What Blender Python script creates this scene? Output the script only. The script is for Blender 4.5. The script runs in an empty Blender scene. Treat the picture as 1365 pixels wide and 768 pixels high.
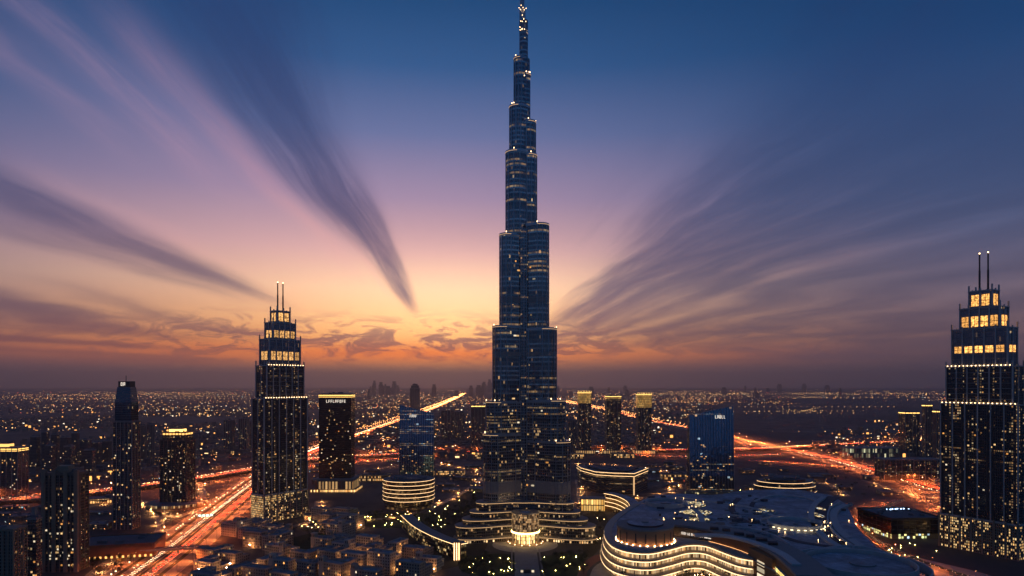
import bpy, math, random
from mathutils import Vector
R = math.radians
random.seed(7)
sc = bpy.context.scene
COL = sc.collection
# ------------------------------------------------------------------ camera
F, CX, HY, CH = 900.0, 682.5, 512.0, 226.0        # focal length, image centre and horizon (photo pixels), eye height (m)
cam_d = bpy.data.cameras.new("camera"); cam = bpy.data.objects.new("camera", cam_d); COL.objects.link(cam)
cam.location = (0, 0, CH); cam.rotation_euler = (R(90), 0, 0)
cam_d.sensor_width = 36.0; cam_d.lens = F / 1365 * 36.0
cam_d.shift_y = (HY - 384) / 1365
cam_d.clip_start = 1.0; cam_d.clip_end = 120000
sc.camera = cam
def at(x, y, z=0.0):                               # where the thing seen at (x, y) and standing z high is in the world
    Y = F * (CH - z) / (y - HY)
    return ((x - CX) * Y / F, Y)
def zat(y, Y): return CH - (y - HY) * Y / F
def xat(x, Y): return (x - CX) * Y / F
# ------------------------------------------------------------------ render settings
sc.render.engine = 'CYCLES'
sc.view_settings.view_transform = 'Standard'; sc.view_settings.look = 'None'
sc.view_settings.exposure = 0.0; sc.view_settings.gamma = 1.0
cy = sc.cycles
cy.use_denoising = True
try: cy.denoiser = 'OPENIMAGEDENOISE'; cy.denoising_input_passes = 'RGB_ALBEDO_NORMAL'
except Exception: pass
cy.max_bounces = 5; cy.diffuse_bounces = 2; cy.glossy_bounces = 3; cy.transmission_bounces = 2; cy.volume_bounces = 0
cy.transparent_max_bounces = 4
cy.sample_clamp_indirect = 3.0; cy.caustics_reflective = False; cy.caustics_refractive = False
cy.use_light_tree = True
# ------------------------------------------------------------------ node helpers
def s2l(c):
    return tuple(((v / 255) / 12.92 if v / 255 <= .04045 else ((v / 255 + .055) / 1.055) ** 2.4) for v in c)
class NT:
    def __init__(s, tree): s.t = tree; s.n = tree.nodes; s.l = tree.links
    def node(s, typ, **kw):
        n = s.n.new(typ)
        for k, v in kw.items(): setattr(n, k, v)
        return n
    def put(s, sock, v):
        if v is None: return
        if isinstance(v, bpy.types.NodeSocket): s.l.new(v, sock)
        else:
            if hasattr(sock.default_value, '__len__'):
                v = tuple(v) if hasattr(v, '__len__') else (v, v, v)
                if len(sock.default_value) == 4 and len(v) == 3: v = v + (1,)
            sock.default_value = v
    def m(s, op, a, b=None, c=None, clamp=False):
        n = s.node('ShaderNodeMath', operation=op, use_clamp=clamp)
        s.put(n.inputs[0], a); s.put(n.inputs[1], b); s.put(n.inputs[2], c)
        return n.outputs[0]
    def add(s, a, b): return s.m('ADD', a, b)
    def sub(s, a, b): return s.m('SUBTRACT', a, b)
    def mul(s, a, b): return s.m('MULTIPLY', a, b)
    def div(s, a, b): return s.m('DIVIDE', a, b)
    def smooth(s, x, a, b, lo=0.0, hi=1.0):
        n = s.node('ShaderNodeMapRange', interpolation_type='SMOOTHSTEP')
        for i, v in enumerate((x, a, b, lo, hi)): s.put(n.inputs[i], v)
        return n.outputs[0]
    def lin(s, x, a, b, lo=0.0, hi=1.0):
        n = s.node('ShaderNodeMapRange', interpolation_type='LINEAR')
        for i, v in enumerate((x, a, b, lo, hi)): s.put(n.inputs[i], v)
        return n.outputs[0]
    def gauss(s, x, c, sig):
        d = s.div(s.sub(x, c), sig)
        return s.m('POWER', 2.718, s.mul(s.mul(d, d), -1.0))
    def vec(s, x, y, z=0.0):
        n = s.node('ShaderNodeCombineXYZ'); s.put(n.inputs[0], x); s.put(n.inputs[1], y); s.put(n.inputs[2], z)
        return n.outputs[0]
    def sep(s, v):
        n = s.node('ShaderNodeSeparateXYZ'); s.put(n.inputs[0], v); return n.outputs
    def noise(s, v, scale=1.0, detail=3.0, rough=.5, dist=0.0):
        n = s.node('ShaderNodeTexNoise'); s.put(n.inputs['Vector'], v); s.put(n.inputs['Scale'], scale)
        s.put(n.inputs['Detail'], detail); s.put(n.inputs['Roughness'], rough); s.put(n.inputs['Distortion'], dist)
        return n.outputs[0]
    def white(s, v):
        n = s.node('ShaderNodeTexWhiteNoise', noise_dimensions='3D'); s.put(n.inputs['Vector'], v); return n.outputs
    def ramp(s, x, stops, lo, hi, interp='LINEAR'):
        n = s.node('ShaderNodeValToRGB'); cr = n.color_ramp; cr.interpolation = interp
        while len(cr.elements) < len(stops): cr.elements.new(.5)
        for e, (p, c) in zip(cr.elements, stops):
            e.position = (p - lo) / (hi - lo); e.color = tuple(c) + (1,)
        s.put(n.inputs[0], s.lin(x, lo, hi)); return n.outputs[0]
    def mix(s, f, a, b, mode='MIX'):
        n = s.node('ShaderNodeMix', data_type='RGBA', blend_type=mode)
        s.put(n.inputs[0], f); s.put(n.inputs[6], a); s.put(n.inputs[7], b); return n.outputs[2]
# ------------------------------------------------------------------ sky: dusk gradient and a deck of streaked cirrus
W = bpy.data.worlds.new("World"); sc.world = W; W.use_nodes = True
t = NT(W.node_tree); t.n.clear()
d = t.node('ShaderNodeTexCoord').outputs['Generated']
nrm = t.node('ShaderNodeVectorMath', operation='NORMALIZE'); t.put(nrm.inputs[0], d)
dx, dy, dz = t.sep(nrm.outputs[0])
hor = t.m('SQRT', t.add(t.mul(dx, dx), t.add(t.mul(dy, dy), 1e-6)))
h = t.mul(t.div(dz, hor), 900.0)                                   # elevation, 900 * tangent
az = t.mul(t.m('ARCTAN2', dx, dy), 57.2958)                        # degrees right of the view axis
da = t.m('ABSOLUTE', t.sub(az, -10.0))
ST = lambda L: [(p, s2l(c)) for p, c in L]
glow = t.ramp(h, ST([(-40, (98, 78, 86)), (2, (108, 80, 86)), (18, (126, 84, 82)), (28, (176, 98, 72)), (38, (226, 120, 66)), (58, (238, 146, 82)), (85, (242, 172, 120)),
                     (125, (244, 190, 156)), (175, (222, 172, 172)), (245, (166, 142, 172)), (330, (104, 116, 162)), (420, (48, 90, 142)), (520, (20, 70, 120)),
                     (900, (10, 44, 90))]), -40, 900)
side = t.ramp(h, ST([(-40, (72, 66, 82)), (2, (76, 68, 82)), (25, (88, 72, 82)), (55, (120, 92, 94)), (100, (124, 106, 120)), (180, (92, 100, 136)), (280, (50, 82, 128)),
                     (390, (22, 64, 112)), (540, (8, 50, 96)), (900, (6, 36, 78))]), -40, 900)
back = t.ramp(h, ST([(-40, (34, 42, 60)), (2, (42, 56, 82)), (60, (48, 74, 106)), (180, (50, 84, 124)), (400, (28, 72, 122)), (900, (12, 42, 84))]), -40, 900)
f_side = t.smooth(da, 2, 47)
sky = t.mix(f_side, glow, side)
sky = t.mix(t.smooth(da, 55, 105), sky, back)
core = t.mul(t.gauss(az, -6.0, 14.0), t.gauss(h, 70.0, 46.0))      # the brightest part of the afterglow
sky = t.mix(t.mul(core, .65), sky, s2l((255, 190, 104)))
bloom = t.mul(t.gauss(az, -4.0, 16.0), t.gauss(h, 118.0, 52.0))
sky = t.mix(t.mul(bloom, .40), sky, s2l((255, 212, 170)))
low = t.mul(t.gauss(az, -9.0, 17.0), t.gauss(h, 40.0, 13.0))
sky = t.mix(t.mul(low, .9), sky, s2l((255, 128, 50)))
# cloud deck: seen in perspective its streaks run to one point, 4.9 degrees left of the axis
va = R(-4.9)
along = t.add(t.mul(dx, math.sin(va)), t.mul(dy, math.cos(va)))
perp = t.sub(t.mul(dx, math.cos(va)), t.mul(dy, math.sin(va)))
phi = t.mul(t.m('ARCTAN2', perp, t.m('MAXIMUM', dz, 1e-4)), 57.2958)
hh = t.mul(t.div(t.m('MAXIMUM', dz, 1e-4), t.m('MAXIMUM', along, .02)), 900.0)
L = t.m('LOGARITHM', t.m('MAXIMUM', hh, 4.0), 2.718)
wob = t.add(t.mul(t.sub(t.noise(t.vec(t.mul(phi, .05), t.mul(L, 1.3), 3.0), 1.0, 2.0), .5), 8.0), t.mul(t.sub(t.noise(t.vec(t.mul(phi, .10), t.mul(L, 3.4), 8.0), 1.0, 3.0), .5), 1.9))
ph = t.add(phi, wob)
fib = t.noise(t.vec(t.mul(ph, .26), t.mul(L, 1.7), 0.0), 1.0, 6.0, .6, .4)
fib2 = t.noise(t.vec(t.mul(ph, .11), t.mul(L, 1.3), 9.0), 1.0, 5.0, .55, .3)
fine = t.noise(t.vec(t.mul(ph, .55), t.mul(L, 4.5), 5.0), 1.0, 5.0, .62)
hair = t.noise(t.vec(t.mul(ph, 1.5), t.mul(L, 2.4), 7.0), 1.0, 6.0, .65, .6)
fmod = t.smooth(t.add(t.add(t.mul(fib, .55), t.mul(fine, .25)), t.mul(hair, .2)), .30, .68)
def streak(c, sig, h0, h1, h2, h3, amp, spread=0.0):
    s_ = sig if not spread else t.add(sig, t.mul(t.smooth(hh, h0, h3), spread))
    g = t.gauss(ph, c, s_)
    return t.mul(t.mul(g, amp), t.mul(t.smooth(hh, h0, h1), t.smooth(hh, h2, h3, 1.0, 0.0)))
def total(L_):
    o = L_[0]
    for x in L_[1:]: o = t.add(o, x)
    return o
darkL = [streak(-29.3, 3.0, 84, 125, 200, 320, 1.25, 2.0), streak(-32.5, 5.0, 150, 260, 380, 620, 1.0, 4.0), streak(-25.0, 1.6, 110, 160, 200, 290, .30), streak(-28.5, 5.0, 220, 340, 520, 760, .42, 3.0),
         streak(-66.2, 2.0, 88, 150, 330, 600, 1.0, 1.5), streak(-70, 1.4, 95, 130, 190, 260, .35),
         streak(-79.8, 1.0, 50, 75, 180, 300, 1.3), streak(-83.4, .8, 40, 54, 95, 140, 1.2), streak(-76.5, .9, 44, 66, 100, 150, .35), streak(-86.2, .7, 24, 34, 60, 90, .7),
         streak(60.0, 4.2, 62, 105, 300, 560, 1.35, 3.0), streak(66.3, 2.6, 50, 84, 300, 520, 1.25, 1.5), streak(71.2, 1.9, 48, 72, 250, 430, 1.1, .6), streak(52.5, 4.0, 140, 230, 360, 640, .62, 3.0),
         streak(75.6, 1.6, 52, 74, 230, 360, 1.05), streak(78.8, 1.2, 44, 62, 180, 280, 1.0), streak(81.8, 1.0, 40, 52, 130, 200, .75), streak(84.4, .8, 30, 40, 90, 140, .75)]
dens = t.mul(total(darkL), t.add(.28, t.mul(fmod, .80)))
veil = t.mul(t.smooth(fib2, .50, .72), t.mul(t.smooth(hh, 60, 170), .62))
dens = t.add(dens, t.mul(veil, t.smooth(phi, 34, 62, 0.0, 1.0)))
pf = t.noise(t.vec(t.mul(az, .26), t.mul(h, .06), 2.0), 1.0, 7.0, .66, 1.2)     # small puffs low over the horizon
puff = t.mul(t.mul(t.smooth(pf, .45, .60), t.gauss(h, 54.0, 24.0)), t.smooth(t.m('ABSOLUTE', t.sub(az, -9.0)), 10.0, 26.0, 1.0, .35))
dens = t.mul(t.sub(1.0, t.m('POWER', 2.718, t.mul(t.add(dens, t.mul(puff, 1.1)), -2.1))), .92)
ccol = t.ramp(h, ST([(10, (138, 80, 76)), (45, (126, 76, 78)), (80, (104, 78, 94)), (120, (86, 76, 104)), (200, (66, 72, 112)), (330, (46, 68, 116)), (520, (24, 56, 106))]), 10, 520)
ccol = t.mix(t.smooth(az, 2, 22), ccol, t.ramp(h, ST([(10, (88, 70, 84)), (60, (86, 72, 88)), (120, (74, 74, 100)), (220, (56, 74, 114)), (380, (34, 64, 112)), (520, (18, 48, 94))]), 10, 520))
pinkL = [streak(-41.8, 2.8, 120, 200, 380, 560, .8), streak(-48.5, 2.2, 200, 320, 500, 660, .6), streak(-54, 1.6, 260, 360, 500, 660, .35), streak(-36, 1.0, 100, 130, 180, 260, .5), streak(63.4, 1.4, 60, 90, 150, 240, .28), streak(69, 1.2, 50, 80, 140, 220, .25),
         streak(-62, 1.5, 120, 170, 230, 320, .3), streak(73.4, 1.0, 50, 70, 140, 220, .25)]
pink = t.m('MINIMUM', t.mul(total(pinkL), t.add(.2, t.mul(fmod, .8))), .8)
fwd = t.smooth(along, .05, .3)
sky = t.mix(t.mul(pink, fwd), sky, t.ramp(h, ST([(60, (255, 200, 140)), (150, (238, 180, 168)), (260, (196, 150, 172)), (480, (120, 116, 158))]), 60, 480))
sky = t.mix(t.mul(dens, fwd), sky, ccol)
nish = t.node('ShaderNodeTexSky', sky_type='NISHITA'); nish.sun_disc = False
nish.sun_elevation = R(1.0); nish.sun_rotation = R(-8.0); nish.altitude = 200; nish.dust_density = 2.0
b1 = t.node('ShaderNodeBackground'); t.put(b1.inputs[0], sky)
t.put(b1.inputs[1], t.mul(t.add(1.0, t.mul(t.m('ADD', core, bloom), .40)), t.m('POWER', 2.718, t.m('MINIMUM', t.div(.017, t.add(t.m('MAXIMUM', t.div(dz, hor), 0.0), .02)), .36))))   # the air in front of it takes this much away again
b2 = t.node('ShaderNodeBackground'); t.put(b2.inputs[0], nish.outputs[0]); b2.inputs[1].default_value = 0.004
addn = t.node('ShaderNodeAddShader'); t.l.new(b1.outputs[0], addn.inputs[0]); t.l.new(b2.outputs[0], addn.inputs[1])
t.l.new(addn.outputs[0], t.node('ShaderNodeOutputWorld').inputs[0])
# ------------------------------------------------------------------ the last light of the sun, low behind the city
sun_d = bpy.data.lights.new("sun", 'SUN'); sun_d.energy = 0.12; sun_d.angle = R(0.5); sun_d.color = (1, .55, .28)
sun = bpy.data.objects.new("sun", sun_d); COL.objects.link(sun)
sun.rotation_euler = Vector((math.sin(R(-8)), math.cos(R(-8)), math.tan(R(1.0)))).to_track_quat('Z', 'Y').to_euler()
# ------------------------------------------------------------------ mesh helpers
class MB:
    """collects faces (with a material slot and a UV in metres) and links them as one mesh object"""
    def __init__(s): s.v = []; s.f = []; s.m = []; s.u = []
    def face(s, pts, m=0, uv=None):
        i = len(s.v); s.v += [tuple(p) for p in pts]; s.f.append(tuple(range(i, i + len(pts)))); s.m.append(m)
        s.u += list(uv) if uv else [(p[0], p[1]) for p in pts]
    def prism(s, poly, z0, z1, m=0, mt=None, mb=None, top=None, u0=0.0, closed=True):
        """upright prism over a counter-clockwise plan; top = another plan (same count) for tapering; z1 may be a list"""
        n = len(poly); tp = top or poly
        zt = z1 if hasattr(z1, '__len__') else [z1] * n
        u = u0
        for i in range(n):
            j = (i + 1) % n; a, b = poly[i], poly[j]; l = math.hypot(b[0] - a[0], b[1] - a[1])
            s.face([(a[0], a[1], z0), (b[0], b[1], z0), (tp[j][0], tp[j][1], zt[j]), (tp[i][0], tp[i][1], zt[i])], m,
                   [(u, z0), (u + l, z0), (u + l, zt[j]), (u, zt[i])])
            u += l
        if mt is not None: s.face([(p[0], p[1], zt[i]) for i, p in enumerate(tp)], mt)
        if mb is not None: s.face([(p[0], p[1], z0) for p in reversed(poly)], mb)
    def box(s, x0, x1, y0, y1, z0, z1, m=0, mt=None, rot=0.0, o=(0, 0)):
        c, q = math.cos(rot), math.sin(rot)
        P = [(o[0] + x * c - y * q, o[1] + x * q + y * c) for x, y in ((x0, y0), (x1, y0), (x1, y1), (x0, y1))]
        s.prism(P, z0, z1, m, m if mt is None else mt, m if mt is None else mt)
    def build(s, name, mats, parent=None, loc=(0, 0, 0), smooth=False, rz=0.0):
        me = bpy.data.meshes.new(name); idx = {}; vs = []; fs = []; k = 0          # weld shared corners
        for f in s.f:
            g = []
            for p in s.v[k:k + len(f)]:
                key = (round(p[0], 3), round(p[1], 3), round(p[2], 3))
                if key not in idx: idx[key] = len(vs); vs.append(p)
                g.append(idx[key])
            k += len(f); fs.append(g)
        me.from_pydata(vs, [], fs)
        for mm in (mats if isinstance(mats, (list, tuple)) else [mats]): me.materials.append(mm)
        me.polygons.foreach_set('material_index', s.m)
        if smooth: me.polygons.foreach_set('use_smooth', [True] * len(s.f))
        uv = me.uv_layers.new(name='UVMap'); uv.data.foreach_set('uv', [c for p in s.u for c in p])
        me.update()
        o = bpy.data.objects.new(name, me); COL.objects.link(o); o.location = loc; o.rotation_euler = (0, 0, rz)
        if parent: o.parent = parent
        return o
def tag(o, label, cat, group=None, kind=None):
    if label: o['label'] = label
    if cat: o['category'] = cat
    if group: o['group'] = group
    if kind: o['kind'] = kind
    return o
def thing(name, label, cat, loc=(0, 0, 0), rz=0.0, group=None):
    o = bpy.data.objects.new(name, None); COL.objects.link(o); o.location = loc; o.rotation_euler = (0, 0, rz)
    return tag(o, label, cat, group)
def struct(name, mb, mats):
    return tag(mb.build(name, mats), None, None, None, 'structure')
def copy_to(src, loc, rz=0.0, label=None, parent=None):
    c = src.copy(); COL.objects.link(c); c.location = loc; c.rotation_euler = (0, 0, rz)
    if label: c['label'] = label
    if parent: c.parent = parent
    return c
def copy_tree(src, loc, rz=0.0, label=None):
    r = copy_to(src, loc, rz, label)
    for ch in KIDS[src.name]:
        c = ch.copy(); COL.objects.link(c); c.parent = r
    return r
KIDS = {}
def circle(cx, cy, r, n=32, a0=0.0): return [(cx + r * math.cos(a0 + 2 * math.pi * i / n), cy + r * math.sin(a0 + 2 * math.pi * i / n)) for i in range(n)]
def rect(w, dp, cx=0.0, cy=0.0): return [(cx - w / 2, cy - dp / 2), (cx + w / 2, cy - dp / 2), (cx + w / 2, cy + dp / 2), (cx - w / 2, cy + dp / 2)]
def scale(poly, k, ky=None): return [(x * k, y * (ky if ky else k)) for x, y in poly]
def offset(poly, dist):
    """grow (dist > 0) a counter-clockwise plan"""
    n = len(poly); out = []
    for i in range(n):
        p0, p1, p2 = Vector(poly[i - 1]), Vector(poly[i]), Vector(poly[(i + 1) % n])
        a = (p1 - p0).normalized(); b = (p2 - p1).normalized()
        na, nb = Vector((a.y, -a.x)), Vector((b.y, -b.x)); nn = na + nb
        if nn.length < 1e-4: nn = na
        nn.normalize(); k = dist / max(.5, nn.dot(na))
        out.append((p1.x + nn.x * k, p1.y + nn.y * k))
    return out
def spline(P, step=12.0):
    """Catmull-Rom through points, resampled evenly"""
    P = [Vector(p) for p in P]; Q = [P[0] * 2 - P[1]] + P + [P[-1] * 2 - P[-2]]; out = []
    for i in range(1, len(Q) - 2):
        p0, p1, p2, p3 = Q[i - 1:i + 3]; n = max(2, int((p2 - p1).length / step))
        for k in range(n):
            s_ = k / n
            out.append(.5 * ((2 * p1) + (p2 - p0) * s_ + (2 * p0 - 5 * p1 + 4 * p2 - p3) * s_ ** 2 + (3 * p1 - p0 - 3 * p2 + p3) * s_ ** 3))
    out.append(P[-1]); return out
def side_line(C, off):
    out = []
    for i, p in enumerate(C):
        a = C[max(0, i - 1)]; b = C[min(len(C) - 1, i + 1)]; dv = Vector((b.x - a.x, b.y - a.y)).normalized()
        q = Vector((p.x + dv.y * off, p.y - dv.x * off)) if len(p) == 2 else Vector((p.x + dv.y * off, p.y - dv.x * off, p.z))
        out.append(q)
    return out
def ribbon(mb, C, o0, o1, z, m=0, thick=0.0):
    A, B = side_line(C, o0), side_line(C, o1)
    for i in range(len(C) - 1):
        zz = [z + (p[2] if len(p) == 3 else 0) for p in (A[i], B[i], B[i + 1], A[i + 1])]
        P = [(A[i][0], A[i][1], zz[0]), (B[i][0], B[i][1], zz[1]), (B[i + 1][0], B[i + 1][1], zz[2]), (A[i + 1][0], A[i + 1][1], zz[3])]
        mb.face(P, m)
        if thick:
            Q = [(p[0], p[1], p[2] - thick) for p in P]
            mb.face([Q[0], Q[3], P[3], P[0]], m); mb.face([Q[1], P[1], P[2], Q[2]], m); mb.face(Q[::-1], m)
# ------------------------------------------------------------------ materials
def mat(name): 
    m = bpy.data.materials.new(name); m.use_nodes = True; n = NT(m.node_tree); n.n.clear(); n.out = n.node('ShaderNodeOutputMaterial'); n.mat = m
    return m, n
def solid(name, col, rough=.7, metal=0.0, var=.25, vscale=.15, spec=.4):
    m, n = mat(name); p = n.node('ShaderNodeBsdfPrincipled')
    co = n.node('ShaderNodeTexCoord').outputs['Object']
    nz = n.noise(co, vscale, 5.0, .6); oi = n.node('ShaderNodeObjectInfo').outputs['Random']
    k = n.add(n.add(1 - var, n.mul(nz, var * 1.6)), n.mul(n.sub(oi, .5), var * .8))
    vm = n.node('ShaderNodeVectorMath', operation='SCALE'); n.put(vm.inputs[0], tuple(col)); n.put(vm.inputs[3], k)
    n.put(p.inputs['Base Color'], vm.outputs[0]); n.put(p.inputs['Roughness'], n.add(rough - .08, n.mul(nz, .16))); n.put(p.inputs['Metallic'], metal)
    n.put(p.inputs['Specular IOR Level'], spec)
    n.l.new(p.outputs[0], n.out.inputs[0]); return m
def panelled(name, col, size=4.0, rough=.65, joint=.06):
    m, n = mat(name); p = n.node('ShaderNodeBsdfPrincipled'); co = n.node('ShaderNodeTexCoord').outputs['Object']; x, y, z = n.sep(co)
    u, v = n.div(n.add(n.mul(x, .94), n.mul(y, .34)), size), n.div(n.sub(n.mul(y, .94), n.mul(x, .34)), size * 1.7)
    wn = n.white(n.vec(n.m('FLOOR', u), n.m('FLOOR', v), n.m('FLOOR', n.mul(z, .4))))[0]
    j = n.m('MAXIMUM', n.m('LESS_THAN', n.m('FRACT', u), joint), n.m('LESS_THAN', n.m('FRACT', v), joint * .7))
    st = n.noise(co, .035, 6.0, .65, .5); s2 = n.noise(co, .35, 4.0, .6)
    k = n.mul(n.add(.62, n.mul(wn, .3)), n.add(.45, n.add(n.mul(n.smooth(st, .36, .62), .6), n.mul(s2, .3)))); k = n.mul(k, n.sub(1.0, n.mul(j, .55)))
    vm = n.node('ShaderNodeVectorMath', operation='SCALE'); n.put(vm.inputs[0], tuple(col)); n.put(vm.inputs[3], k); n.put(p.inputs['Base Color'], vm.outputs[0]); n.put(p.inputs['Roughness'], n.add(rough - .2, n.mul(st, .4)))
    n.l.new(p.outputs[0], n.out.inputs[0]); return m
def emit(name, col, strength, light=True, vary=0.0):
    m, n = mat(name); e = n.node('ShaderNodeEmission'); n.put(e.inputs[0], tuple(col))
    if vary:
        oi = n.node('ShaderNodeObjectInfo').outputs['Random']; n.put(e.inputs[1], n.mul(strength, n.add(1 - vary, n.mul(oi, 2 * vary))))
    else: e.inputs[1].default_value = strength
    n.l.new(e.outputs[0], n.out.inputs[0])
    m.cycles.emission_sampling = 'FRONT' if light else 'NONE'
    return m
def glow_tex(name, col, strength, scale=.35):
    m, n = mat(name); e = n.node('ShaderNodeEmission'); co = n.node('ShaderNodeTexCoord').outputs['Object']; oi = n.node('ShaderNodeObjectInfo').outputs['Random']
    va = n.node('ShaderNodeVectorMath', operation='ADD'); n.put(va.inputs[0], co); n.put(va.inputs[1], n.vec(n.mul(oi, 40), oi, n.mul(oi, 70)))
    a_ = n.noise(va.outputs[0], scale, 3.0, .6); b_ = n.noise(va.outputs[0], scale * 4, 2.0)
    k = n.mul(n.smooth(n.add(n.mul(a_, .7), n.mul(b_, .3)), .34, .66, .18, 1.9), n.add(.6, n.mul(oi, .7)))
    n.put(e.inputs[0], n.mix(a_, tuple(c * (1, .8, .55)[i] for i, c in enumerate(col)), tuple(col))); n.put(e.inputs[1], n.mul(k, strength)); n.l.new(e.outputs[0], n.out.inputs[0]); m.cycles.emission_sampling = 'NONE'; return m
def facade(name, glass=(.10, .13, .17), frame=(.12, .11, .10), fh=3.8, bw=3.2, slab=.22, mull=.14, lit=.12, em=1.6, cols=((1, .50, .16), (1, .72, .36)), grough=.08, gmetal=.85,
           frough=.5, fmetal=0.0, cluster=.035, seed=0.0, tilt=.016, half=.0, cool=0.0, vbias=0.0, base=.06, cols_on=0.0, bandy=0.0, floors=0.0):
    """wall of floors and bays in UV metres; some panes are lit rooms"""
    m, n = mat(name)
    uv = n.node('ShaderNodeUVMap').outputs[0]; U, V, _ = n.sep(uv)
    u, v = n.div(U, bw), n.div(V, fh); iu, iv = n.m('FLOOR', u), n.m('FLOOR', v); fu, fv = n.m('FRACT', u), n.m('FRACT', v)
    oi = n.node('ShaderNodeObjectInfo').outputs['Random']; sd = n.add(n.mul(oi, 57.0), seed)
    wn = n.white(n.vec(iu, iv, sd)); wn2 = n.white(n.vec(iv, iu, n.add(sd, 11.3)))
    fr = n.m('MAXIMUM', n.m('LESS_THAN', fu, mull), n.m('LESS_THAN', fv, slab))
    cl = n.noise(n.vec(U, n.mul(V, 1.3), sd), cluster, 3.0, .6)
    thr = n.mul(n.smooth(cl, .36, .68), lit * 1.9)
    if lit >= .6: thr = n.mul(thr, 0.0); thr = n.add(thr, lit)
    if vbias: thr = n.mul(thr, n.lin(V, 0.0, abs(vbias), 2.0 if vbias > 0 else .3, .3 if vbias > 0 else 2.0))
    if cols_on: thr = n.mul(thr, n.m('POWER', n.white(n.vec(iu, 3.7, sd))[0], cols_on, ) if cols_on < 0 else n.mul(1 + cols_on, n.m('POWER', n.white(n.vec(iu, 3.7, sd))[0], cols_on)))
    on = n.mul(n.m('LESS_THAN', wn[0], thr), n.sub(1.0, fr))
    if half: on = n.mul(on, n.m('GREATER_THAN', fv, half))
    ecol = n.mix(wn2[0], tuple(cols[0]), tuple(cols[1]))
    if cool: ecol = n.mix(n.m('LESS_THAN', n.sep(wn2[1])[1], cool), ecol, (.62, .85, 1.0))
    inner = n.noise(n.vec(U, V, sd), .9, 2.0)
    est = n.mul(n.mul(on, em * .8), n.add(base, n.mul(n.mul(n.sep(wn[1])[2], n.sep(wn[1])[2]), n.add(.4, n.mul(inner, .9)))))
    if floors:                                                        # some whole floors are lit, unevenly along their length
        fl = n.mul(n.m('LESS_THAN', n.white(n.vec(7.5, iv, n.add(sd, 2.0)))[0], floors), n.mul(n.m('GREATER_THAN', fv, slab), n.m('LESS_THAN', fv, slab + .42)))
        fl = n.mul(fl, n.smooth(n.noise(n.vec(n.mul(U, .06), n.mul(iv, 3.1), sd), 1.0, 3.0), .38, .62)); est = n.add(est, n.mul(n.mul(fl, n.sub(1.0, n.m('LESS_THAN', fu, mull))), n.mul(em, n.add(.10, n.mul(wn[0], .28)))))
    gl = n.mix(n.mul(wn2[0], .5), tuple(glass), tuple(c * .55 for c in glass))
    p = n.node('ShaderNodeBsdfPrincipled')
    dirt = n.noise(n.vec(n.mul(U, .3), n.mul(V, .05), sd), 1.0, 4.0)
    fc = n.mix(n.mul(dirt, .7), tuple(frame), tuple(c * .55 for c in frame))
    if bandy: fc = n.mix(n.mul(n.white(n.vec(1.5, iv, sd))[0], bandy), fc, tuple(c * .18 for c in frame))
    n.put(p.inputs['Base Color'], n.mix(fr, gl, fc))
    n.put(p.inputs['Metallic'], n.mix(fr, (gmetal,) * 3, (fmetal,) * 3)); n.put(p.inputs['Roughness'], n.mix(fr, (grough,) * 3, (frough,) * 3))
    g = n.node('ShaderNodeNewGeometry').outputs['Normal']
    r3 = n.node('ShaderNodeVectorMath', operation='SUBTRACT'); n.put(r3.inputs[0], wn2[1]); r3.inputs[1].default_value = (.5, .5, .5)
    r4 = n.node('ShaderNodeVectorMath', operation='SCALE'); n.put(r4.inputs[0], r3.outputs[0]); r4.inputs[3].default_value = tilt
    r5 = n.node('ShaderNodeVectorMath', operation='ADD'); n.put(r5.inputs[0], g); n.put(r5.inputs[1], r4.outputs[0])
    r6 = n.node('ShaderNodeVectorMath', operation='NORMALIZE'); n.put(r6.inputs[0], r5.outputs[0])
    n.put(p.inputs['Normal'], r6.outputs[0])
    n.put(p.inputs['Emission Color'], ecol); n.put(p.inputs['Emission Strength'], est)
    n.l.new(p.outputs[0], n.out.inputs[0]); m.cycles.emission_sampling = 'NONE'
    return m
# ------------------------------------------------------------------ haze and ground
HAZE = 5.6e-5
hm, n = mat("dusk_air")
pv = n.node('ShaderNodeVolumePrincipled'); pv.inputs['Color'].default_value = (.96, .83, .78, 1); pv.inputs['Density'].default_value = HAZE
pv.inputs['Anisotropy'].default_value = .6
n.l.new(pv.outputs[0], n.out.inputs['Volume'])
b = MB(); b.box(-40500, 40500, -4200, 42500, -1.0, 905.0)
tag(b.build("haze", hm), None, None, None, 'stuff')
gm, n = mat("desert_ground")
co = n.node('ShaderNodeTexCoord').outputs['Object']
a1 = n.noise(co, .0009, 6.0, .6, .6); a2 = n.noise(co, .012, 5.0, .6); a3 = n.noise(co, .15, 3.0)
c1 = n.mix(n.smooth(a1, .40, .60), (.050, .050, .055), (.125, .11, .10))
c2 = n.mix(n.smooth(a2, .45, .62), c1, (.035, .036, .040)); c2 = n.mix(n.mul(a3, .4), c2, (.10, .085, .07))
p = n.node('ShaderNodeBsdfPrincipled'); n.put(p.inputs['Base Color'], c2); p.inputs['Roughness'].default_value = .9
n.l.new(p.outputs[0], n.out.inputs[0])
b = MB()
gx = [-40000, -12000, -4000, -1500, 0, 1500, 4000, 12000, 40000]; gy = [-4000, 0, 800, 1600, 3000, 6000, 12000, 24000, 42000]
for i in range(8):
    for j in range(8): b.face([(gx[i], gy[j], 0), (gx[i + 1], gy[j], 0), (gx[i + 1], gy[j + 1], 0), (gx[i], gy[j + 1], 0)])
struct("ground", b, gm)
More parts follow.
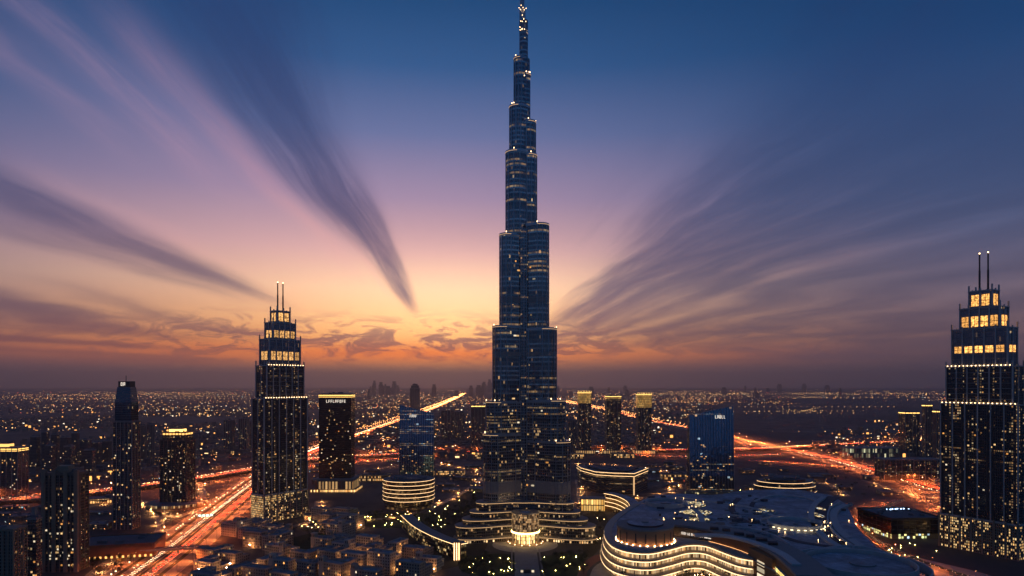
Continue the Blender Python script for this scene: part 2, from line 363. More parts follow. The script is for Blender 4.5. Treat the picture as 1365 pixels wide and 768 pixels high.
# ------------------------------------------------------------------ materials shared by the buildings
STEEL = solid("brushed_steel", (.42, .45, .49), .32, .9, .2)
DARKM = solid("dark_metal", (.05, .055, .065), .45, .6)
CONC = solid("pale_concrete", (.30, .28, .26), .8)
ROOF = solid("grey_roof", (.16, .17, .19), .85, 0, .4, .06)
WARMSTONE = solid("sandstone", (.36, .26, .18), .8)
BROWN = solid("brown_stone", (.30, .15, .075), .75, 0, .3)
LED = emit("warm_led", (1, .60, .27), 3.6)
LEDS = emit("soft_led", (1, .58, .26), 1.0)
GOLD = emit("gold_light", (1, .56, .14), 3.2)
LIT = [emit("lit_room_%s" % k, c, s, False, .7) for k, c, s in (("amber", (1, .42, .10), .7), ("warm", (1, .62, .26), .75), ("pale", (1, .82, .55), .75))]
SPOT = emit("warm_spot", (1, .62, .30), 7.0)
WHITE = emit("white_lamp", (1, .93, .84), 7.0, False)
# ------------------------------------------------------------------ the supertall tower
AX, AY = xat(698, 1018), 1018.0
K = 1018 / 900
B1 = facade("tower_curtain_wall", (.115, .145, .19), (.74, .73, .71), 6.6, 2.6, .34, .14, .022, 1.0, bandy=.9, floors=.20, grough=.12, fmetal=.9, frough=.24, tilt=.05)
B2 = facade("tower_lower_wall", (.11, .135, .17), (.52, .51, .50), 4.4, 3.0, .28, .26, .09, .9, bandy=.8, floors=.22, cols_on=1.2, grough=.12, fmetal=.7, frough=.35, cluster=.05, tilt=.04)
MECH = facade("louvre_wall", (.30, .29, .28), (.40, .38, .36), 2.0, 2.6, .5, .2, .0, 0, gmetal=.6, grough=.4)
tower = thing("supertall_tower", "tallest dark blue glass tower with stepped wings and a needle spire in mid city", "skyscraper", (AX, AY, 0))
def Z(y): return CH - (y - HY) * K
TIERS = {'L': [(80, 13), (145, 19), (206, 24), (316, 32), (437, 41), (535, 49), (577, 53)],
         'R': [(45, 5), (101, 9), (165, 16), (209, 17.5), (303, 33), (440, 43), (533, 54), (586, 60)],
         'B': [(60, 8), (125, 13), (185, 18), (260, 25), (375, 34), (490, 44), (560, 52)]}
ANG = {'L': R(210), 'R': R(330), 'B': R(90)}
def wing_plan(ang, dx, rn, n=12, flute=True):
    """plan of a wing from the axis to a rounded nose whose silhouette lies dx (photo pixels) off the axis"""
    ca = abs(math.cos(ang)) if abs(math.cos(ang)) > .1 else .866
    dc = max(0.0, (dx * K - rn) / ca); c, s = math.cos(ang), math.sin(ang); P = []
    for i in range(n + 1):
        a = -math.pi / 2 + math.pi * i / n; P.append((dc + rn * math.cos(a), rn * math.sin(a)))
    P = [(0.0, -rn * .92)] + ([(dc * .5, -rn * .92), (dc * .5 + .5, -rn)] if dc > 12 else []) + P + ([(dc * .5 + .5, rn), (dc * .5, rn * .92)] if dc > 12 else []) + [(0.0, rn * .92)]
    return [(x * c - y * s, x * s + y * c) for x, y in P], dc
for w, L_ in TIERS.items():
    prev = 900
    low = None
    for k, (y, dxp) in enumerate(L_):
        top = Z(y); bot = Z(L_[k + 1][0]) if k + 1 < len(L_) else 0.0
        rn = min(17.5, max(4.5, 3.0 + dxp * .34))
        if dxp < 30: rn = dxp * K * .62
        pl, dc = wing_plan(ANG[w], dxp, rn)
        b = MB(); b.prism(pl, bot, top, 1 if top < 205 else 0, 2)
        pt = b.build("wing_tier", [B1, B2, ROOF], tower)
        b = MB(); b.prism(offset(pl, .7), top - 2.6, top + 1.4, 0, 0, 0)                     # parapet of the setback
        b.build("parapet", STEEL, pt)
        q = offset(pl, .9); nf = len(pl)
        if w != 'B':                                                                     # light line along the setback and a few single lamps
            b = MB()
            for i in range(nf // 4, 3 * nf // 4):
                b.face([(q[i][0], q[i][1], top - 1.2), (q[i + 1][0], q[i + 1][1], top - 1.2), (q[i + 1][0], q[i + 1][1], top - .7), (q[i][0], q[i][1], top - .7)])
            b.build("ledge_light", LEDS, pt)
            for i in random.sample(range(nf // 4, 3 * nf // 4), 2 if dxp > 12 else 3):
                b = MB(); b.box(-.5, .5, -.5, .5, 0, 1.8); b.build("ledge_lamp", SPOT, pt, (pl[i][0], pl[i][1], top + 1.5))
        if 12 < dxp:                                                                     # vertical steel fins on the nose
            q = offset(pl, .5)
            for i in range(2, nf - 1, 2):
                x, yv = q[i]; b = MB(); b.box(x - .42, x + .42, yv - .42, yv + .42, bot, top - 2.8); b.build("fin", STEEL, pt)
# mechanical floors: pale louvred bands around the noses
for w in 'LR':
    for (y0, y1) in ((398, 406), (638, 652), (470, 476)):
        dxp = [d for (yy, d) in TIERS[w] if yy <= y0][-1]; rn = min(17.5, max(4.5, 3.0 + dxp * .34))
        pl, _ = wing_plan(ANG[w], dxp, rn); b = MB(); b.prism(offset(pl, .35), Z(y1), Z(y0), 0, 0, 0); b.build("mechanical_floor", MECH, tower)
b = MB()                                                                                 # the core between the wings
core_pl = [(r_ * math.cos(a), r_ * math.sin(a)) for a, r_ in [(R(15 + 30 * i), 15.5 if i % 2 else 15.0) for i in range(12)]]
b.prism(core_pl, 0, Z(165), 0, 1); b.prism(circle(0, 0, 9.5, 20), Z(165), Z(80), 0, 1); b.prism(circle(0, 0, 6.6, 18), Z(80), Z(28), 0, 1)
b.build("core", [B1, ROOF], tower)
RECESS = solid("recess_shade", (.07, .10, .15), .22, .8)
def recess(x):                                                                           # two dark strips paint the shade of the recess in the front angle
    b = MB(); b.box(x - 1.6, x + 1.6, -19.5, -15.2, 4, Z(310), 0); b.build("recess_strip", RECESS, tower)
recess(-10.5); recess(10.5)
b = MB(); P = [(9.5 * math.cos(a), -12.5 + 9.5 * math.sin(a)) for a in [R(180 + 12 * i) for i in range(16)]] + [(9.5, 0), (-9.5, 0)]
b.prism(P, 0, Z(308), 1, 2); b.prism([(p[0] * .99, p[1] * .99) for p in P], Z(540), Z(309), 0); b.build("core_bay", [B1, B2, ROOF], tower)
for x in (-4.2, 0, 4.2): b = MB(); yy = -12.5 - math.sqrt(9.5 ** 2 - x * x); b.box(x - .35, x + .35, yy - .5, yy + .2, 44, Z(310)); b.build("fin", STEEL, tower)
b = MB(); b.prism(circle(-1.8, 0, 4.6, 16), Z(30), Z(12), 0, 0); b.prism(circle(-2.2, 0, 3.4, 14), Z(12), Z(0), 0, 0)
b.prism(circle(-2.4, 0, 2.3, 12), Z(0), Z(-12), 0, 0); b.prism(circle(-2.4, 0, 1.2, 10), Z(-12), Z(-38), 0, 0, top=circle(-2.4, 0, .35, 10))
b.build("spire", STEEL, tower)
for k in range(26):                                                                      # working lights up the spire and the top setbacks
    y = random.choice((10, 14, 18, 24, 27, 33, 38, 43, 86, 90, 95, 99, 104)); a = R(random.uniform(215, 325)); rr = 3.6 if y < 13 else (7.4 if y < 50 else 10.2)
    b = MB(); b.box(-.35, .35, -.3, .3, 0, 1.1); b.build("maintenance_light", SPOT, tower, (rr * math.cos(a) - (2 if y < 30 else 0), rr * math.sin(a), Z(y + random.uniform(-2, 2))))
# lit rooms on the two front wings
for w in 'LR':
    for k in range(30):
        y = random.choice([random.uniform(330, 560), random.uniform(545, 680), random.uniform(560, 680)])
        dxp = [d for (yy, d) in TIERS[w] if yy <= y][-1]; rn = min(17.5, max(4.5, 3.0 + dxp * .34)); ca = .866; dc = (dxp * K - rn) / ca
        s = random.uniform(.15, 1.0) * dc; sgn = 1 if w == 'L' else -1
        ang = ANG[w]; nx, ny = math.cos(ang + sgn * math.pi / 2), math.sin(ang + sgn * math.pi / 2)
        px, py = math.cos(ang) * s + nx * (rn + .12), math.sin(ang) * s + ny * (rn + .12)
        b = MB(); hw = random.choice((1.0, 1.2, 2.2)); b.box(-hw, hw, -.1, .1, 0, 2.2)
        b.build("lit_window", random.choice(LIT), tower, (px, py, round(Z(y) / 4.4) * 4.4 + 1.2), rz=ang)
# podium: three-lobed terraces hugging the wings
def lobes(dl, dr, db, r0, n=96, sig=R(21)):
    P = []
    for i in range(n):
        a = 2 * math.pi * i / n; r_ = r0
        for w, dd in (('L', dl), ('R', dr), ('B', db)):
            da_ = (a - ANG[w] + math.pi) % (2 * math.pi) - math.pi; r_ += (dd - r0) * math.exp(-(da_ / sig) ** 2)
        P.append((r_ * math.cos(a), r_ * math.sin(a)))
    return P
PODW = facade("podium_glass", (.10, .11, .12), (.20, .17, .14), 4.2, 2.6, .24, .18, .16, 1.1, cols=((1, .5, .18), (1, .68, .34)), grough=.12, cluster=.06)
PODL = facade("podium_arcade", (.10, .09, .08), (.22, .17, .12), 4.4, 3.4, .28, .34, .34, 1.9, cols=((1, .52, .18), (1, .70, .36)), grough=.2, base=.4, cluster=.05)
for k, (dl, dr, db, r0, z0, z1) in enumerate(((114, 118, 100, 52, 0, 7.5), (112, 116, 100, 50, 7.5, 24), (101, 104, 92, 46, 24, 32.5), (89, 92, 84, 42, 32.5, 42.5), (79, 82, 76, 38, 42.5, 55))):
    pl = lobes(dl, dr, db, r0); b = MB(); b.prism(pl, z0, z1, 0, 1); tr = b.build("podium_terrace", [PODL if k == 0 else PODW, ROOF], tower)
    b = MB(); b.prism(offset(pl, .9), z1 - 1.3, z1 + .5, 0, 0, 0); b.build("terrace_edge", CONC, tr)
    b = MB(); q = offset(pl, .55)
    for i in range(len(q)):
        a = 2 * math.pi * i / 96
        if 180 < math.degrees(a) < 360: 
            p0, p1 = q[i], q[(i + 1) % 96]
            b.face([(p0[0], p0[1], z1 - 2.0), (p1[0], p1[1], z1 - 2.0), (p1[0], p1[1], z1 - 1.35), (p0[0], p0[1], z1 - 1.35)])
    b.build("led_line", LEDS, tr)
# entrance pavilion: glass drum over a lit lobby
pav = thing("entrance_pavilion", "round glass entrance pavilion with a glowing golden lobby at the foot of the tallest tower", "pavilion", (xat(700.5, 962), 964, 0))
PGL = facade("pavilion_glass", (.22, .17, .13), (.22, .18, .15), 3.1, 2.0, .14, .10, .66, .8, base=.22, cols=((1, .50, .18), (1, .66, .34)), grough=.2, gmetal=.6, cluster=.06)
b = MB(); b.prism(circle(0, 0, 19.6, 48), 17.5, 43, 0, 1); b.build("glass_drum", [PGL, ROOF], pav)
b = MB(); b.prism(circle(0, 0, 20.3, 48), 43, 44.4, 0, 0, 0); b.prism(circle(0, 0, 8, 24), 44.4, 46, 0, 0); b.build("roof", STEEL, pav)
b = MB(); b.prism(circle(0, 0, 20.6, 48), 15.4, 17.2, 0, 0, 0); b.build("light_ring", emit("ring_gold", (1, .62, .22), 7.0), pav)
b = MB(); b.prism(circle(0, 0, 14.5, 40), 0.6, 15.2, 0, 1); b.build("lobby", [facade("lobby_glass", (.3, .2, .1), (.3, .22, .14), 5.0, 3.0, .12, .18, .95, 4.5, cols=((1, .52, .14), (1, .70, .30)), cluster=.001, base=.4, gmetal=.3, grough=.3), ROOF], pav)
for i in range(16):
    x, yv = circle(0, 0, 18.6, 16)[i]; b = MB(); b.prism(circle(0, 0, .8, 10), 0.6, 15.4, 0); b.build("column", CONC, pav, (x, yv, 0))
b = MB(); b.prism(circle(0, 0, 27, 48), 0, .6, 0, 0); b.build("plinth", WARMSTONE, pav)
for i in range(14):
    x, yv = circle(0, 0, 24.5, 14)[i]; b = MB(); b.prism(circle(0, 0, .5, 8), .6, 1.8, 0, 0); b.build("uplight", SPOT, pav, (x, yv, 0))
# ------------------------------------------------------------------ twin-spired hotel towers
TW = facade("hotel_bays", (.06, .075, .10), (.09, .085, .085), 3.6, 2.6, .30, .36, .20, .95, floors=.08, bandy=.3, cols=((1, .46, .13), (1, .76, .42)), grough=.12, cluster=.05, half=.45, cols_on=3.0)
TWD = facade("hotel_side", (.08, .10, .14), (.10, .10, .11), 3.6, 2.4, .24, .2, .04, 1.2, grough=.12)
TWC = facade("hotel_crown", (.14, .18, .25), (.22, .22, .23), 7.2, 2.0, .12, .18, .02, 1.0, grough=.14)
PIER = solid("hotel_pier", (.55, .54, .52), .4, .2)
CROWNL = glow_tex("crown_window", (1, .55, .20), .80)
CROWNR = glow_tex("crown_window_bright", (1, .50, .14), 1.35)
def twin_spire(label, corner, side, L_, dd, rz, tz, lits, near, crown):
    c, s_ = math.cos(rz), math.sin(rz); lx, ly = side * L_ / 2, -dd / 2
    root = thing("twin_spire_tower", label, "skyscraper", (corner[0] - (lx * c - ly * s_), corner[1] - (lx * s_ + ly * c), 0), rz)
    KX = (1, .86, .72, .52, .30); KY = (1, .92, .82, .7, .56)
    z0 = 0
    nb = 6
    for k in range(5):
        w, d_ = L_ * KX[k], dd * KY[k]; z1 = tz[k]
        mt = TW if k < 2 else TWC
        b = MB(); P = rect(w, d_); b.prism([P[0], P[1]] + [P[2], P[3]], z0 if k else 0, z1, 0, 1)
        tier = b.build("tier", [mt, ROOF], root)
        n_ = (6, 6, 5, 4, 2)[k]
        for sy in (-1, 1):
            for i in range(n_ + 1):                                   # piers between the bays, rising past the setback as blades
                x = -w / 2 + w * i / n_; up = z1 + (7 if i in (0, n_) else 3) if k else z1 + 2
                b = MB(); b.box(x - .75, x + .75, sy * d_ / 2 - .9, sy * d_ / 2 + .9, z0, up); b.build("pier", PIER, tier)
                if k < 2 and i < n_:                                  # flat dark strips, recess shade painted on beside the lit bays
                    b = MB(); x2 = x + w / n_ * (.80 if i % 2 else .16); b.box(x2 - 1.3, x2 + 1.3, sy * (d_ / 2 + .02) - .12, sy * (d_ / 2 + .02) + .12, z0 + 1, z1 - 3); b.build("dark_bay_strip", DARKM, tier)
        for sx in (-1, 1):
            for yy in (-d_ / 2, 0, d_ / 2):
                if yy == 0 or k > 1:
                    b = MB(); b.box(sx * w / 2 - .7, sx * w / 2 + .7, yy - .8, yy + .8, z0, z1 + 2); b.build("pier", PIER, tier)
        # small lamps along the setback
        b = MB(); b.prism(offset(rect(w, d_), 1.2), z1 - 1.6, z1 - .4, 0, 0, 0); ce = b.build("cornice", PIER, tier)
        if k < 2:
            m_ = int(w / 5)
            for i in range(m_):
                b = MB(); b.box(-.55, .55, -.3, .3, 0, 1.1); b.build("cornice_lamp", SPOT, tier, (-w / 2 + w * (i + .5) / m_, -d_ / 2 - 1.3, z1 + .1))
        if k == 1:                                                   # balcony slabs of the middle tier
            for zz in range(int(z0) + 6, int(z1) - 4, 7):
                b = MB(); b.box(-w / 2 + 2, w / 2 - 2, -d_ / 2 - .8, -d_ / 2 - .1, zz, zz + .35); b.build("balcony", PIER, tier)
        z0 = z1
    for (za, zb, w, n_, k) in lits:                                   # tall lit crown windows, framed and cross-barred
        d_ = dd * KY[k]; ww = w / n_
        for sy in (-1, 1):
            for i in range(n_):
                x = -w / 2 + ww * (i + .5); b = MB(); b.box(-ww * .36, ww * .36, -.12, .12, 0, zb - za)
                wd = b.build("crown_window", crown, root, (x, sy * (d_ / 2 + .25), za))
                b = MB(); b.box(-.3, .3, -.2, .2, 0, zb - za); b.build("glazing_bar", DARKM, wd)
                b = MB(); b.box(-ww * .36, ww * .36, -.2, .2, (zb - za) * .45, (zb - za) * .45 + .6); b.build("glazing_bar", DARKM, wd)
        for sx in (-1, 1):
            b = MB(); b.box(-.12, .12, -d_ * .3, d_ * .3, 0, zb - za); b.build("crown_window", crown, root, (sx * (L_ * KX[k] / 2 + .25), 0, za))
    for x in (-5.2, 5.2):
        b = MB(); b.prism(circle(0, 0, 1.25, 12), 0, (tz[5] - tz[4]) * .55, 0); b.prism(circle(0, 0, .95, 12), (tz[5] - tz[4]) * .55, tz[5] - tz[4], 0, 0); an = b.build("antenna", DARKM, root, (x, 0, tz[4]))
        b = MB(); b.prism(circle(0, 0, .8, 8), 0, 1.6, 0, 0); b.build("beacon", SPOT, an, (0, 0, tz[5] - tz[4]))
    # lit lower floors and a low arcade at the foot
    for i in range(22):
        x = random.uniform(-L_ / 2 + 2, L_ / 2 - 2); zz = 52 + 3.6 * random.randrange(0, int((tz[0] - 60) / 3.6))
        b = MB(); b.box(-1.1, 1.1, -.08, .08, 0, 2.0); b.build("lit_window", random.choice(LIT), root, (x, -dd / 2 - .1, zz))
    ARC = facade("hotel_base", (.10, .08, .06), (.30, .26, .20), 3.6, 2.3, .34, .4, .56, 1.5, cols=((1, .50, .14), (1, .70, .32)), base=.4, cluster=.01, grough=.25)
    b = MB(); b.prism(rect(L_ + 3, dd + 3), 0, 46, 0, 1); bs = b.build("base_block", [ARC, ROOF], root)
    for i in range(8):
        x = -L_ / 2 - 1 + (L_ + 2) * i / 7; b = MB(); b.box(x - 1.1, x + 1.1, -dd / 2 - 2.6, -dd / 2 - 1.4, 0, 47.5); b.build("pier", WARMSTONE, bs)
    b = MB(); b.prism(offset(rect(L_ + 3, dd + 3), .5), 44.6, 46.4, 0, 0, 0); b.build("cornice", PIER, bs)
    return root
T5 = (203, 257, 301, 329, 349, 396)
twin_spire("slender stepped tower with two antennas, beside the highway, under the orange afterglow", at(352, 698), -1, 85, 32, R(55), T5,
           ((266, 280, 85 * .68, 5, 2), (303, 315, 85 * .5, 4, 3), (331, 345, 85 * .27, 2, 4)), None, CROWNL)
twin_spire("big stepped tower with two antennas and bright orange crown windows, at the right edge", at(1357, 748), 1, 94, 32, R(-60), (200, 250, 301, 329, 352, 402),
           ((268, 277, 94 * .68, 5, 2), (303, 317, 94 * .5, 4, 3), (331, 346, 94 * .27, 2, 4)), None, CROWNR)
# ------------------------------------------------------------------ generic towers
def plant(root, w, d_, z, n=4):
    for k in range(n):
        a, q, hh_ = random.uniform(2, 5), random.uniform(2, 4), random.uniform(1.5, 4.5)
        b = MB(); b.box(-a, a, -q, q, 0, hh_); b.build("roof_unit", ROOF, root, (random.uniform(-.32, .32) * w, random.uniform(-.3, .3) * d_, z))
def fit(x0, x1, yb, k):
    Y = F * CH / (yb - HY); a, c = (x1 - CX) / F, (x0 - CX) / F
    if x1 < CX: W_ = (a - c) * Y / (1 - a * k); X0 = c * Y
    elif x0 > CX: W_ = (a - c) * Y / (1 + c * k); X0 = a * Y - W_
    else: W_ = (a - c) * Y; X0 = c * Y
    return X0 + W_ / 2, Y, W_
def block(name, label, x0, x1, yt, yb, k, m, group=None, tiers=((0, 1),), cat="tower", wins=0, piers=0, pm=None, crown=None, parapet=True, rz=0.0, lits=None, roofm=None):
    """tower whose silhouette spans photo columns x0..x1 and rows yt..yb, k = depth / width"""
    X, Y, w = fit(x0, x1, yb, k); d_ = w * k; H = zat(yt, Y)
    root = thing(name, label, cat, (X, Y + d_ / 2, 0), rz, group)
    for i, (f0, sc_) in enumerate(tiers):
        z0 = H * f0; z1 = H * (tiers[i + 1][0] if i + 1 < len(tiers) else 1.0)
        P = rect(w * sc_, d_ * sc_); b = MB(); b.prism(P, z0, z1, 0, 1); sh = b.build("shaft", [m, roofm or ROOF], root)
        if parapet:
            b = MB(); b.prism(offset(P, .35), z1 - 1.2, z1 + 1.2, 0, 0, 0); b.build("parapet", pm or CONC, sh)
        if piers:
            for j in range(piers + 1):
                x = -w * sc_ / 2 + w * sc_ * j / piers; b = MB(); b.box(x - .6, x + .6, -d_ * sc_ / 2 - .8, -d_ * sc_ / 2 + .3, z0, z1 + 1.5); b.build("pier", pm or CONC, sh)
            sx = 1 if X < 0 else -1
            for j in range(1, 4):
                yy = -d_ * sc_ / 2 + d_ * sc_ * j / 3; b = MB(); b.box(sx * w * sc_ / 2 - .4, sx * w * sc_ / 2 + .6, yy - .6, yy + .6, z0, z1 + 1.5); b.build("pier", pm or CONC, sh)
    plant(root, w * tiers[-1][1], d_ * tiers[-1][1], H)
    for i in range(wins):
        b = MB(); b.box(-1.0, 1.0, -.1, .1, 0, 2.0); x = (random.randrange(-8, 9) / 17.0) * w * tiers[0][1]
        b.build("lit_window", random.choice(lits or LIT), root, (x, -d_ * tiers[0][1] / 2 - .15, 3.8 * random.randrange(2, max(4, int(H * .8 / 3.8)))))
    return root, X, Y, w, d_, H
def strip_light(root, w, d_, z, hgt, m, name="light_band"):
    b = MB(); b.prism(offset(rect(w, d_), .5), z, z + hgt, 0); b.build(name, m, root)
def glyphs(root, n_, w, hgt, x, y, z, m, seed, name="sign_letter", rz=0.0):
    """illegible lit letters of a far rooftop sign, each its own part"""
    rg = random.Random(seed); cw = w / n_
    for i in range(n_):
        b = MB(); st = cw * .2; x0, x1 = -cw * .34, cw * .34
        k = rg.randrange(5)
        b.box(x0, x0 + st, -.15, .15, 0, hgt)
        if k != 1: b.box(x0 + st, x1, -.15, .15, hgt - st, hgt)
        if k in (0, 2, 4): b.box(x0 + st, x1, -.15, .15, hgt * .42, hgt * .42 + st)
        if k in (0, 1, 3): b.box(x0 + st, x1, -.15, .15, 0, st)
        if k in (2, 3): b.box(x1 - st, x1, -.15, .15, st, hgt - st)
        b.build(name, m, root, (x - w / 2 + cw * (i + .5), y, z))
OFF = facade("dark_office_wall", (.035, .045, .06), (.03, .032, .04), 3.9, 2.6, .2, .22, .03, 1.0, floors=.05, grough=.16, cluster=.03)
RES = facade("apartment_wall", (.06, .07, .085), (.15, .125, .105), 3.5, 2.4, .34, .34, .10, 1.1, floors=.05, bandy=.4, cols_on=1.4, cols=((1, .45, .12), (1, .68, .32)), grough=.18, cluster=.05)
RESG = facade("grey_apartment_wall", (.07, .08, .10), (.17, .155, .15), 3.6, 2.8, .3, .34, .045, 1.0, cols_on=1.2, grough=.2)
SIGN = emit("sign_white", (1, .86, .72), 1.0, False)
AMB = emit("amber_wash", (1, .50, .13), 2.0)
# the dark slab with golden crown lines and its stone podium
root, X, Y, w, d_, H = block("office_slab", "dark flat-topped office tower with golden lines under its roof, beside the blue slanted tower", 425, 473, 525.5, 655, .5, OFF, wins=40, tiers=((0, 1),))
strip_light(root, w, d_, H - 3.2, 1.3, GOLD); strip_light(root, w, d_, H - 6.4, .8, GOLD)
glyphs(root, 9, w * .62, 6.0, 2, -d_ / 2 - .5, H - 18, SIGN, 3)
ARCADE = facade("stone_arcade", (.35, .2, .09), (.30, .24, .18), 22.0, 7.0, .2, .42, .95, .75, cols=((1, .5, .16), (1, .6, .24)), cluster=.001, base=.4, gmetal=.1, grough=.5)
b = MB(); b.prism(rect(w + 14, d_ + 22), 0, 26, 0, 1); pd = b.build("podium", [ARCADE, ROOF], root)
b = MB(); b.prism(offset(rect(w + 14, d_ + 22), .8), 24, 27.4, 0, 0, 0); b.build("cornice", CONC, pd)
b = MB(); b.prism(offset(rect(w + 14, d_ + 22), 6), 0, 6, 0, 1); b.build("arcade", [facade("shop_arcade", (.3, .18, .08), (.26, .2, .14), 5.5, 3.2, .2, .3, .85, 2.6, cols=((1, .45, .11), (1, .62, .24)), cluster=.004, base=.4, gmetal=.1), ROOF], pd)
# the two slanted blue glass towers: front walls given an added lean to mirror the sky, sloping roofs
BLUE = facade("blue_glass_wall", (.14, .32, .50), (.05, .07, .10), 3.9, 5.4, .05, .16, .05, 1.1, grough=.05, fmetal=.3, frough=.3, cluster=.04, seed=4, cool=.25, vbias=70, floors=.14, tilt=.012)
BLUD = facade("dark_glass_side", (.10, .12, .15), (.10, .10, .11), 3.9, 3.0, .12, .16, .03, 1.2, grough=.12)
def slant(name_label, x0, x1, ytl, ytr, yb, k, lean, sign, seed):
    X, Y, w = fit(x0, x1, yb, k); d_ = w * k; zl, zr = zat(ytl, Y + lean), zat(ytr, Y + lean)
    root = thing("slanted_glass_tower", name_label, "tower", (X, Y + d_ / 2, 0))
    P = rect(w, d_); tp = [(-w / 2, -d_ / 2 + lean), (w / 2, -d_ / 2 + lean), (w / 2 * .94, d_ / 2 - lean * .5), (-w / 2 * .94, d_ / 2 - lean * .5)]
    b = MB(); n_ = len(P); zt = [zl, zr, zr - 5, zl - 5]; u = 0
    for i in range(4):
        j = (i + 1) % 4; l = math.hypot(P[j][0] - P[i][0], P[j][1] - P[i][1])
        b.face([(*P[i], 0), (*P[j], 0), (*tp[j], zt[j]), (*tp[i], zt[i])], 0 if i in (0, 2) else 1, [(u, 0), (u + l, 0), (u + l, zt[j]), (u, zt[i])]); u += l
    b.face([(*tp[i], zt[i]) for i in range(4)], 2)
    b.build("glass_shell", [BLUE, BLUD, ROOF], root)
    nf = 15
    for i in range(nf + 1):                                          # slim fins up the leaning wall
        f = i / nf; x = -w / 2 + w * f; zz = zl + (zr - zl) * f; b = MB()
        q = [(x - .18, -d_ / 2), (x + .18, -d_ / 2)]
        A = [(x - .2, -d_ / 2 - .55, 0), (x + .2, -d_ / 2 - .55, 0), (x + .2, -d_ / 2 + lean - .55, zz), (x - .2, -d_ / 2 + lean - .55, zz)]
        B_ = [(p[0], p[1] + .5, p[2]) for p in A]
        b.face(A); b.face([B_[0], A[0], A[3], B_[3]]); b.face([A[1], B_[1], B_[2], A[2]]); b.face([A[3], A[2], B_[2], B_[3]])
        b.build("fin", STEEL, root)
    sx, sz, sw, sn, sh = sign
    glyphs(root, sn, sw, sh, sx * w, -d_ / 2 + lean * .85 - .9, sz, SIGN, seed)
    for i in range(30):
        f = random.random() * .62; zz = 4 + 3.9 * random.randrange(0, 26); b = MB(); b.box(-1.3, 1.3, -.1, .1, 0, 1.6)
        b.build("lit_window", random.choice(LIT), root, (random.uniform(-.47, .47) * w, -d_ / 2 + lean * zz / zl - .35, zz))
    return root, X, Y, w, d_
slant("blue glass tower with roof sloping down to the right, behind the round ringed building", 532, 580, 540, 551, 645, .42, 6.6, (-.10, 150, 17, 4, 6), 5)
root, X, Y, w, d_ = slant("blue glass tower with roof rising to the right, behind the shopping mall", 914.5, 979, 554, 541, 661, .35, 7.8, (.2, 156, 22, 5, 6.5), 8)
b = MB(); b.box(-w * .62, w * .8, -d_ / 2 - 12, -d_ / 2 - 2, 0, 10, 0, 1); b.build("lobby", [facade("green_lobby", (.3, .3, .2), (.2, .2, .18), 4.5, 4.2, .2, .2, .55, 1.6, cols=((1, .78, .36), (.8, .95, .5)), cluster=.03, gmetal=.3), ROOF], root)
# three slim towers with lantern crowns
LAN = facade("crown_lattice", (.5, .3, .1), (.08, .06, .04), 5.5, 3.4, .2, .3, 1.0, .85, cols=((1, .48, .10), (1, .60, .18)), cluster=.0005, base=.4, gmetal=.1)
for (x0, x1, yt, yb, lab, crown) in ((770, 788, 523.5, 606, "slim dark tower with golden lantern crown, nearest to the tallest tower", 14), (806.5, 828, 528.5, 606, "slim dark tower with dimmer crown, between two lantern-topped towers", 3.5), (848, 868.5, 526, 606, "slim dark tower with golden lantern crown, nearest to the blue slanted tower on the right", 17)):
    root, X, Y, w, d_, H = block("lantern_tower", lab, x0, x1, yt, yb, .7, RES, group="three slim towers with lit crowns", wins=22, piers=4, pm=CONC)
    b = MB(); b.prism(offset(rect(w, d_), .8), H - crown * 2.45, H - 1.5, 0); b.build("lantern_crown", LAN, root)
    strip_light(root, w + 1, d_ + 1, H - 1.2, 1.5, GOLD)
    for i in range(9):
        b = MB(); b.box(-.4, .4, -.4, .4, 0, 5.5); b.build("finial", GOLD if crown > 5 else CONC, root, (-w / 2 + w * i / 8, -d_ / 2, H + .5))
    b = MB(); b.prism(rect(w + 22, d_ + 20), 0, 13, 0, 1); b.build("podium", [ARCADE, ROOF], root)
# ------------------------------------------------------------------ left-hand towers
root, X, Y, w, d_, H = block("shoulder_tower", "tall dark tower with tapering top and small white roof sign, left of the highway", 150.5, 187, 562, 706, .8, RESG, wins=26, tiers=((0, 1),), piers=5)
b = MB(); P0 = rect(w * .86, d_ * .86); zt = zat(516, Y + 6)
b.prism(P0, H, H + (zt - H) * .55, 0, 1); b.prism(P0, H + (zt - H) * .55, zt, 0, 1, top=scale(P0, .80)); b.build("upper_shaft", [facade("tower_upper_glass", (.12, .15, .20), (.10, .11, .13), 3.6, 2.0, .12, .14, .01, 1, grough=.12), ROOF], root)
b = MB(); b.prism(rect(w * .62, d_ * .62), zt, zt + 9, 0, 0); b.build("roof_lantern", DARKM, root)
glyphs(root, 2, 8, 5.5, -1.5, -d_ * .31 - .6, zt + 1.8, SIGN, 12)
b = MB(); b.prism(circle(0, 0, .5, 8), 0, 9, 0, 0); b.build("mast", DARKM, root, (-1, 0, zt + 9))
pod = thing("podium_hall", "low brown hall with flat roof and warm lit base below the shoulder tower", "building", (at(150, 745)[0] - 6, at(150, 745)[1] + 32, 0), R(14))
b = MB(); P = rect(92, 62); b.prism(P, 0, 17, 0, 1); b.build("wall", [BROWN, ROOF], pod)
b = MB(); b.prism(offset(P, .6), 15.5, 18.2, 0); b.build("parapet", BROWN, pod)
for i in range(14): b = MB(); b.box(-1.2, 1.2, -.3, .3, .5, 3.2); b.build("lit_doorway", AMB, pod, (-43 + 86 * i / 13, -31.3, 0))
plant(pod, 80, 50, 17, 6)
root, X, Y, w, d_, H = block("corner_pier_tower", "brown apartment tower with warm lit window columns, nearest to the lower left corner", 58, 118, 632, 763, .62, RES, wins=60, piers=6, pm=solid("brown_pier", (.20, .15, .12), .7))
